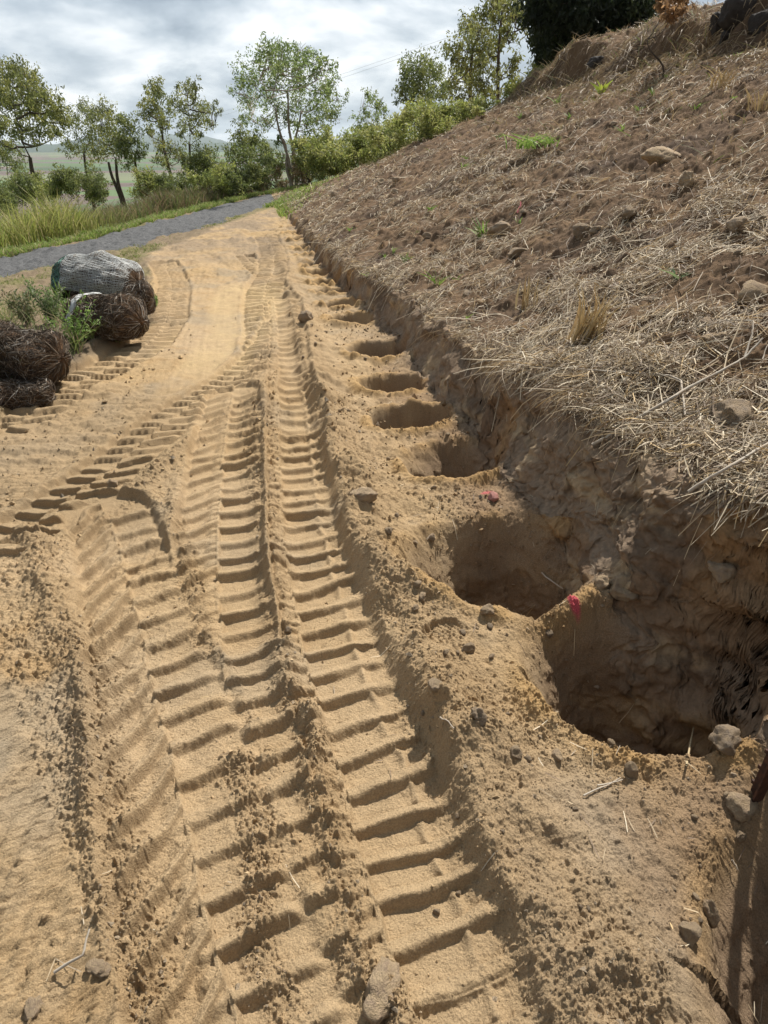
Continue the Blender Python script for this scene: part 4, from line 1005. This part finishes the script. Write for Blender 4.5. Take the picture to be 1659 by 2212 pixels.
weed(255, 735, 60, 8, 'small weed in front of the brown hay bale', [(.14, .20, .08), (.20, .26, .10)])
weed(330, 660, 26, 5, 'tiny weed at the track edge right of the bales', [(.14, .22, .06), (.2, .3, .08)], 5)
tuft('grass_clump', 133, 655, 70, 26, GREEN, 'tall bright green grass blades standing against the net-wrapped bale', 'grass clump', lean=.4, wpx=5)

# ------------------------------------------------------------------ trees
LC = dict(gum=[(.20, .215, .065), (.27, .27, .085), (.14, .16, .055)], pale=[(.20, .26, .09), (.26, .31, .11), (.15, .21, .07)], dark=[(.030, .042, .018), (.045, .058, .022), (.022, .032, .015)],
          mid=[(.17, .20, .065), (.23, .25, .08), (.12, .15, .05)], bright=[(.28, .31, .08), (.22, .26, .08), (.36, .36, .13)], rust=[(.30, .17, .08), (.36, .22, .11), (.24, .15, .08)], weedy=[(.17, .13, .06), (.13, .14, .05), (.20, .15, .08)])
def tree(name, label, cat, base, D, clumps, kind='gum', bark=None, trunk_r=.14, leaf=.13, dens=1.0, group=None, drop=1.2, forks=None, twig=True, droop=.6, stems=1, dark=.0):
    """base: photo point of the foot; clumps: (X, Y, radius) in the photo, each a bunch of foliage at distance D"""
    bark = bark or M_BARK
    b0 = P(base[0], base[1], D); gz = float(hz(b0.x, D)[0])
    foot = Vector((b0.x, D, min(gz, b0.z)))
    root = empty(name, foot, label, cat, group); sc_ = D / cp / F * .92
    cl = []
    for (X, Y, rpx) in clumps:
        d_ = D + random.gauss(0, 1) * 1.0 * min(2.0, len(clumps) * .12)
        c = P(X, Y, d_); cl.append((c, rpx * D / F * 1.08))
    ls = []; f0 = np.array(foot); top = np.mean([list(c) for c, _ in cl], axis=0)
    # trunk(s)
    st = []
    for k in range(stems):
        fk = forks[k] if forks and k < len(forks) else None
        e_ = np.array(P(fk[0], fk[1], D)) if fk else f0 + (top - f0) * .55 + np.array((random.gauss(0, .3) * stems, random.gauss(0, .3), 0))
        off = np.array((random.gauss(0, .12) * (stems > 1), random.gauss(0, .1) * (stems > 1), 0))
        us = np.linspace(0, 1, 9); P_ = f0 + off + (e_ - f0 - off) * us[:, None] + np.stack([np.sin(us * 5 + k) * .10 * us * (1 - us) * 4, np.cos(us * 4 + k) * .08 * us, us * 0], 1)
        ls.append((P_, np.linspace(trunk_r * .95, trunk_r * .38, 9), 7)); st.append(P_)
    tips = []
    for c, rad in cl:
        c = np.array(c)
        P0s = [min(((np.linalg.norm((q_ - c) * np.array((1, 1, 1.0))) + max(0, q_[2] - c[2] + .2 * rad) * 4), i, j) for j, q_ in enumerate(T_) if j >= 2) for i, T_ in enumerate(st)]
        _, i, j = min(P0s); p0 = st[i][j]; 
        us = np.linspace(0, 1, 8); mid = np.array((random.gauss(0, .06), random.gauss(0, .06), -.10)) * np.linalg.norm(c - p0)
        P_ = p0 + (c - p0) * us[:, None] + mid * (4 * us * (1 - us))[:, None] + rng.normal(size=(8, 3)) * .02 * np.linalg.norm(c - p0) * (us * (1 - us) * 3)[:, None]
        r0 = trunk_r * (.55 - .3 * j / 9)
        ls.append((P_, np.linspace(max(r0 * .6, .015 if trunk_r > .06 else .008), .010 if trunk_r > .06 else .005, 8), 5)); st.append(P_) if len(st) < 14 else None
        for k in range(7 if twig else 4):
            dv = rng.normal(size=3); dv /= np.linalg.norm(dv); e_ = c + dv * rad * random.uniform(.5, .95)
            us2 = np.linspace(0, 1, 4); s0 = P_[random.randint(5, 7)]
            ls.append((s0 + (e_ - s0) * us2[:, None] + rng.normal(size=(4, 3)) * .03 * rad, np.linspace(.014, .005, 4) * (1 if trunk_r > .06 else .35), 3)); tips.append(e_)
    V_, Q_ = tubes(ls); link('trunk', mesh_np('trunk', V_ - f0, Q_), bark, root)
    # leaves
    LPs = []; cols = []
    pal = LC[kind]
    for c, rad in cl:
        n = int(520 * dens * (rad / (50 * D / F / 2)) ** 1.9 * (.13 / leaf) ** 1.3)
        n = max(n, 60)
        # sprays inside the clump
        m = max(6, n // 20); dv = rng.normal(size=(m, 3)); dv /= np.linalg.norm(dv, axis=1, keepdims=True)
        sc3 = np.array(c) + dv * (rng.random(m) ** .5)[:, None] * rad * np.array((1.1, 1.1, .95)) * rng.uniform(.75, 1.3, (m, 1))
        wh = rng.integers(0, m, n); L0 = sc3[wh] + rng.normal(size=(n, 3)) * rad * .17
        dd = rng.normal(size=(n, 3)); dd[:, 2] -= droop * 1.6; dd /= np.linalg.norm(dd, axis=1, keepdims=True)
        ll = leaf * rng.uniform(.6, 1.4, n)
        LPs.append(np.stack([L0, L0 + dd * (ll * .5)[:, None], L0 + dd * ll[:, None]], 1))
        base_c = pick(m, pal, np.ones(len(pal)), .12); cols.append(base_c[wh] * (1 + .15 * rng.normal(size=(n, 1))))
    LP = np.concatenate(LPs); cols = np.clip(np.concatenate(cols), .01, .8); n = len(LP)
    v, q_, cc = strips(LP, np.full(n, leaf * .42) * rng.uniform(.7, 1.3, n), (.4, 1, .25), cols)
    link('crown', mesh_np('crown', v - f0, q_, cc, False), M_LEAF, root)
    return root
def c1(*a): return [(x / 2, y / 2, r / 2) for x, y, r in a]
def c2(*a): return [(663.6 + .6 * x, .6 * y, r * .6) for x, y, r in a]
GT = 'gum trees beyond the gravel road'
tree('gum_tree', 'tall spreading gum tree with dark trunk at the left edge', 'tree', (85, 420), 38, c1((40, 300, 48), (110, 310, 45), (150, 330, 30), (20, 360, 50), (90, 370, 58), (160, 385, 40), (200, 420, 50), (250, 470, 42), (40, 450, 55), (130, 460, 50), (210, 500, 55), (270, 520, 40), (20, 540, 50), (90, 560, 40), (170, 570, 45), (240, 580, 30), (-40, 400, 60), (-50, 520, 60), (10, 620, 40)), bark=M_BARK, trunk_r=.22, forks=[(66, 340)], group=GT, kind='gum', dens=1.15)
tree('gum_tree', 'low gum with sparse dark boughs at the far left behind the big one', 'tree', (30, 420), 48, c1((20, 680, 50), (80, 700, 40), (-30, 640, 50), (50, 640, 35), (-10, 830, 40)), trunk_r=.15, group=GT, kind='mid')
tree('gum_tree', 'slender gum leaning left, left one of the middle-left cluster', 'tree', (188, 385), 50, c1((350, 460, 42), (330, 520, 38), (385, 500, 45), (330, 600, 48), (300, 640, 32), (370, 660, 38), (400, 560, 40)), trunk_r=.16, forks=[(182, 330)], group=GT)
tree('gum_tree', 'gum with several curved dark stems in the middle of the left cluster', 'tree', (262, 412), 46, c1((420, 480, 40), (470, 470, 40), (440, 530, 55), (490, 560, 50), (420, 600, 50), (470, 630, 55), (510, 610, 40), (400, 650, 30)), trunk_r=.18, forks=[(235, 350), (250, 345)], stems=2, group=GT)
tree('gum_tree', 'short gum with brown tinged leaves at the right of the left cluster', 'tree', (300, 400), 44, c1((540, 520, 35), (560, 560, 50), (520, 600, 40), (590, 610, 38), (600, 660, 30), (560, 680, 45), (540, 640, 40)), trunk_r=.15, forks=[(292, 335)], group=GT, kind='mid')
tree('gum_tree', 'narrow tall gum with leaning trunk left of the middle gap', 'tree', (372, 392), 45, c1((665, 365, 36), (640, 395, 26), (685, 400, 30), (665, 440, 42), (615, 450, 20), (690, 480, 38), (640, 490, 30), (620, 510, 20), (650, 560, 28), (700, 540, 32), (725, 520, 24), (640, 575, 16), (735, 640, 50), (770, 670, 36), (700, 650, 30), (680, 690, 30)), trunk_r=.15, forks=[(350, 280)], group=GT)
tree('gum_tree', 'forked gum with a small separate tuft at its top, near the middle', 'tree', (412, 360), 50, c1((800, 355, 26), (845, 362, 22), (765, 372, 16), (815, 395, 24), (850, 380, 16), (745, 450, 34), (790, 450, 42), (840, 455, 50), (880, 480, 38), (925, 465, 24), (940, 485, 14), (860, 520, 42), (790, 525, 38), (910, 545, 24), (820, 560, 35), (780, 565, 24), (870, 570, 20)), trunk_r=.17, forks=[(410, 310)], group=GT)
tree('paperbark_tree', 'large round-crowned tree with pale branching stems in the middle', 'tree', (628, 395), 32, c1((1160, 225, 42), (1220, 215, 42), (1290, 225, 45), (1110, 270, 48), (1175, 285, 55), (1250, 280, 55), (1325, 270, 45), (1060, 325, 42), (1120, 350, 50), (1200, 360, 55), (1290, 350, 55), (1370, 310, 42), (1420, 300, 32), (1430, 360, 42), (1380, 385, 48), (1455, 420, 38), (1035, 400, 36), (1085, 430, 50), (1180, 440, 50), (1280, 440, 52), (1370, 460, 50), (1440, 480, 42), (1070, 500, 36), (1150, 520, 42), (1240, 520, 45), (1330, 540, 45), (1400, 540, 36), (1300, 600, 30), (1200, 600, 26), (1420, 600, 26)), kind='pale', bark=M_PALE, trunk_r=.085, forks=[(596, 235), (622, 200), (650, 240), (612, 300)], stems=4, dens=.6, leaf=.10, droop=.2)
tree('leafy_tree', 'mid green bushy tree behind the left side of the big round tree', 'tree', (535, 385), 42, c1((1035, 570, 34), (1060, 610, 46), (1010, 640, 36), (1100, 610, 40), (1050, 680, 50), (1110, 670, 50), (1000, 700, 34), (1150, 640, 36), (1165, 700, 40)), kind='mid', trunk_r=.14, dens=1.2)
tree('leafy_tree', 'dense dark green round tree under the forked gum', 'tree', (440, 385), 47, c1((870, 675, 50), (910, 700, 45), (850, 720, 45), (900, 740, 50), (820, 690, 36), (810, 740, 36), (950, 730, 30)), kind='mid', trunk_r=.14, dens=1.7)
tree('sapling', 'thin airy sapling right of the big round tree', 'tree', (800, 300), 30, c1((1590, 410, 26), (1620, 430, 34), (1650, 450, 30), (1600, 480, 36), (1550, 510, 30), (1640, 510, 34), (1530, 560, 34), (1580, 550, 32), (1510, 590, 26)), kind='pale', bark=M_PALE, trunk_r=.06, dens=.45, leaf=.09)
tree('gum_tree', 'dark rounded tree at the left of the group behind the slope', 'tree', (910, 250), 42, c2((365, 245, 34), (400, 235, 42), (445, 235, 38), (475, 260, 30), (355, 300, 40), (405, 300, 45), (460, 305, 42), (380, 350, 42), (340, 340, 24), (440, 355, 38), (490, 340, 30)), kind='mid', trunk_r=.15, group='trees behind the slope', dens=1.1)
tree('gum_tree', 'bushy gum in the middle of the group behind the slope', 'tree', (1025, 235), 36, c2((600, 80, 36), (635, 70, 34), (575, 110, 36), (630, 120, 42), (550, 160, 36), (600, 170, 48), (650, 170, 32), (530, 210, 34), (570, 230, 45), (625, 230, 42), (520, 275, 34), (570, 290, 42), (630, 290, 40), (540, 340, 35), (600, 350, 36), (670, 330, 32)), kind='gum', trunk_r=.15, forks=[(1020, 110)], stems=2, group='trees behind the slope', dens=.8)
tree('gum_tree', 'tall thin gum whose top leaves the picture, behind the slope', 'tree', (1072, 230), 33, c2((660, 15, 30), (690, 0, 38), (730, 15, 36), (760, 40, 30), (795, 10, 26), (690, 60, 34), (740, 60, 30), (795, 95, 20), (780, 60, 26), (700, 110, 26), (725, 150, 28), (690, 165, 24), (745, 210, 26), (660, 200, 20), (735, 260, 28), (690, 280, 26), (730, 310, 30), (700, -70, 60), (760, -60, 50), (720, -150, 60)), kind='gum', trunk_r=.12, forks=[(1085, 20)], group='trees behind the slope', dens=.62)
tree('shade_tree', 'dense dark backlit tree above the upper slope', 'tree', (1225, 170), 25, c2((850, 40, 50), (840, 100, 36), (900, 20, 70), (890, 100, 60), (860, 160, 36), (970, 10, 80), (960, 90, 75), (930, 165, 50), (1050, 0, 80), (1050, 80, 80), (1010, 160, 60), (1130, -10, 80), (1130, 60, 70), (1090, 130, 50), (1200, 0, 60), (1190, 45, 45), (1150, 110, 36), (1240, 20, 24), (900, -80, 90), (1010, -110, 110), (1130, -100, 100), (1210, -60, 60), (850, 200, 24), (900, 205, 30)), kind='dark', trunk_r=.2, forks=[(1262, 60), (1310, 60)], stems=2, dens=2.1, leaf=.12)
SB = 'green shrubs behind the slope'
for k, (X, Y, rr_, kd, lb) in enumerate([(825, 265, 60, 'bright', 'olive shrub below the dark backlit tree, left part'), (885, 280, 55, 'bright', 'olive shrub below the dark backlit tree, middle part'), (940, 262, 45, 'bright', 'olive shrub below the dark backlit tree, right part')]):
    cl = [(X + random.uniform(-30, 30), Y + random.uniform(-25, 40), rr_ * .5) for _ in range(7)]
    tree('shrub', lb, 'shrub', (663.6 + .6 * X, .6 * (Y + 60)), 25.5, c2(*cl), kind=kd, trunk_r=.05, dens=1.1, leaf=.08, group=SB)
for k, (X, Y, rr_, kd, lb, D) in enumerate([
  (50, 560, 60, 'bright', 'yellow green shrub just right of the big round tree', 27), (120, 540, 60, 'bright', 'yellowish shrub second right of the big round tree', 26), (195, 520, 58, 'bright', 'yellow green shrub third right of the big round tree', 26),
  (265, 500, 55, 'bright', 'light green shrub fourth right of the big round tree', 25), (330, 465, 55, 'bright', 'tall green shrub under the sapling', 25), (400, 440, 60, 'bright', 'light green shrub beneath the dark rounded tree', 24),
  (465, 425, 58, 'bright', 'green shrub right of the dark rounded tree', 24), (530, 420, 50, 'bright', 'green shrub under the bushy gum', 24), (590, 408, 45, 'bright', 'pale green shrub under the tall thin gum', 24), (640, 395, 34, 'bright', 'last low shrub before the slope hides the row', 24), (745, 330, 40, 'bright', 'yellow green shrub on the crest below the dark tree', 25)]):
    cl = [(X + random.uniform(-40, 40), Y + random.uniform(-34, 75), rr_ * random.uniform(.35, .65)) for _ in range(12)]
    tree('shrub', lb, 'shrub', (663.6 + .6 * X, .6 * (Y + 85)), D, c2(*cl), kind=kd, trunk_r=.04, dens=.95, leaf=.075, group=SB, droop=-.1)
for k, (X, Y, rr_, kd, lb, D) in enumerate([
  (20, 840, 60, 'mid', 'dark bush at the left edge above the tall grass', 30), (100, 800, 60, 'mid', 'green bush at the foot of the big left gum', 31), (180, 790, 50, 'bright', 'bush right of the big left gum', 31), (260, 775, 55, 'mid', 'bush under the left cluster of gums', 31),
  (340, 775, 50, 'mid', 'bush between the left gum cluster stems', 31), (430, 785, 50, 'mid', 'low bush right of the left gum cluster', 31), (650, 770, 50, 'bright', 'pale bush left of the narrow tall gum', 30), (720, 790, 40, 'mid', 'small bush at the foot of the narrow tall gum', 29), (785, 800, 48, 'mid', 'rounded bush below the forked gum', 29),
  (870, 790, 40, 'bright', 'yellowish bush below the dense dark tree', 28), (950, 760, 50, 'bright', 'pale leafy bush between the dark tree and the big round tree', 28), (1020, 760, 42, 'mid', 'dark bush left of the pale stems', 28), (1100, 740, 45, 'mid', 'dark green bush just left of the pale stems', 29), (1190, 700, 45, 'mid', 'bush behind the pale stems', 34),
  (1330, 640, 50, 'bright', 'tall yellow green shrub right of the pale stems', 27), (1390, 610, 50, 'bright', 'tall pale shrub second right of the pale stems', 27), (1320, 720, 45, 'weedy', 'brownish weedy bush right of the pale stems', 31), (1420, 700, 45, 'weedy', 'brownish weedy bush under the tall pale shrub', 30),
  (1220, 760, 34, 'weedy', 'brownish weedy bush below the pale stems', 33), (1130, 790, 34, 'weedy', 'reddish weedy bush on the road verge', 33)]):
    cl = [(X + random.uniform(-40, 40), Y + random.uniform(-28, 60), rr_ * random.uniform(.4, .75)) for _ in range(10)]
    tree('shrub', lb, 'shrub', (X / 2, (Y + 60) / 2), D, c1(*cl), kind=kd, trunk_r=.04, dens=1.1, leaf=.085, group='bushes beyond the gravel road', droop=0)
tree('dry_bush', 'orange brown dead bush on the skyline by the boulders', 'bush', (1455, 45), 13, c2((1290, 25, 26), (1320, 5, 30), (1350, 20, 26), (1320, 40, 26), (1300, -30, 26), (1345, -25, 24)), kind='rust', trunk_r=.02, dens=.9, leaf=.05)

# power lines beyond the trees
for k, lb in enumerate(('upper of two thin power lines crossing behind the middle trees', 'lower of two thin power lines crossing behind the middle trees')):
    a_ = P(300, 285 + 8 * k, 300); b_ = P(1300, -38 + 9 * k, 90); us = np.linspace(0, 1, 40)
    P_ = np.array([list(a_.lerp(b_, u)) for u in us]); P_[:, 2] -= 4 * us * (1 - us) * 1.5
    V_, Q_ = tube_np(P_, np.full(40, .014), 4)
    tag(link('power_line', mesh_np('power_line', V_ - P_[0], Q_), M_WIRE, loc=tuple(P_[0])), lb, 'power line', 'power lines')

# ------------------------------------------------------------------ air
bm = bmesh.new(); bmesh.ops.create_cube(bm, size=1, matrix=Matrix.Translation((0, 0, 77)) @ Matrix.Diagonal((22000, 22000, 256, 1)))
me = bpy.data.meshes.new('haze'); bm.to_mesh(me); bm.free()
hm_ = bpy.data.materials.new('haze'); hm_.use_nodes = True; t = hm_.node_tree; t.nodes.remove(t.nodes['Principled BSDF'])
pv = t.nodes.new('ShaderNodeVolumePrincipled'); pv.inputs['Density'].default_value = .00006; pv.inputs['Color'].default_value = (.80, .88, .97, 1); pv.inputs['Anisotropy'].default_value = .2
t.links.new(pv.outputs[0], t.nodes['Material Output'].inputs['Volume'])
tag(link('haze', me, hm_), kind='stuff')
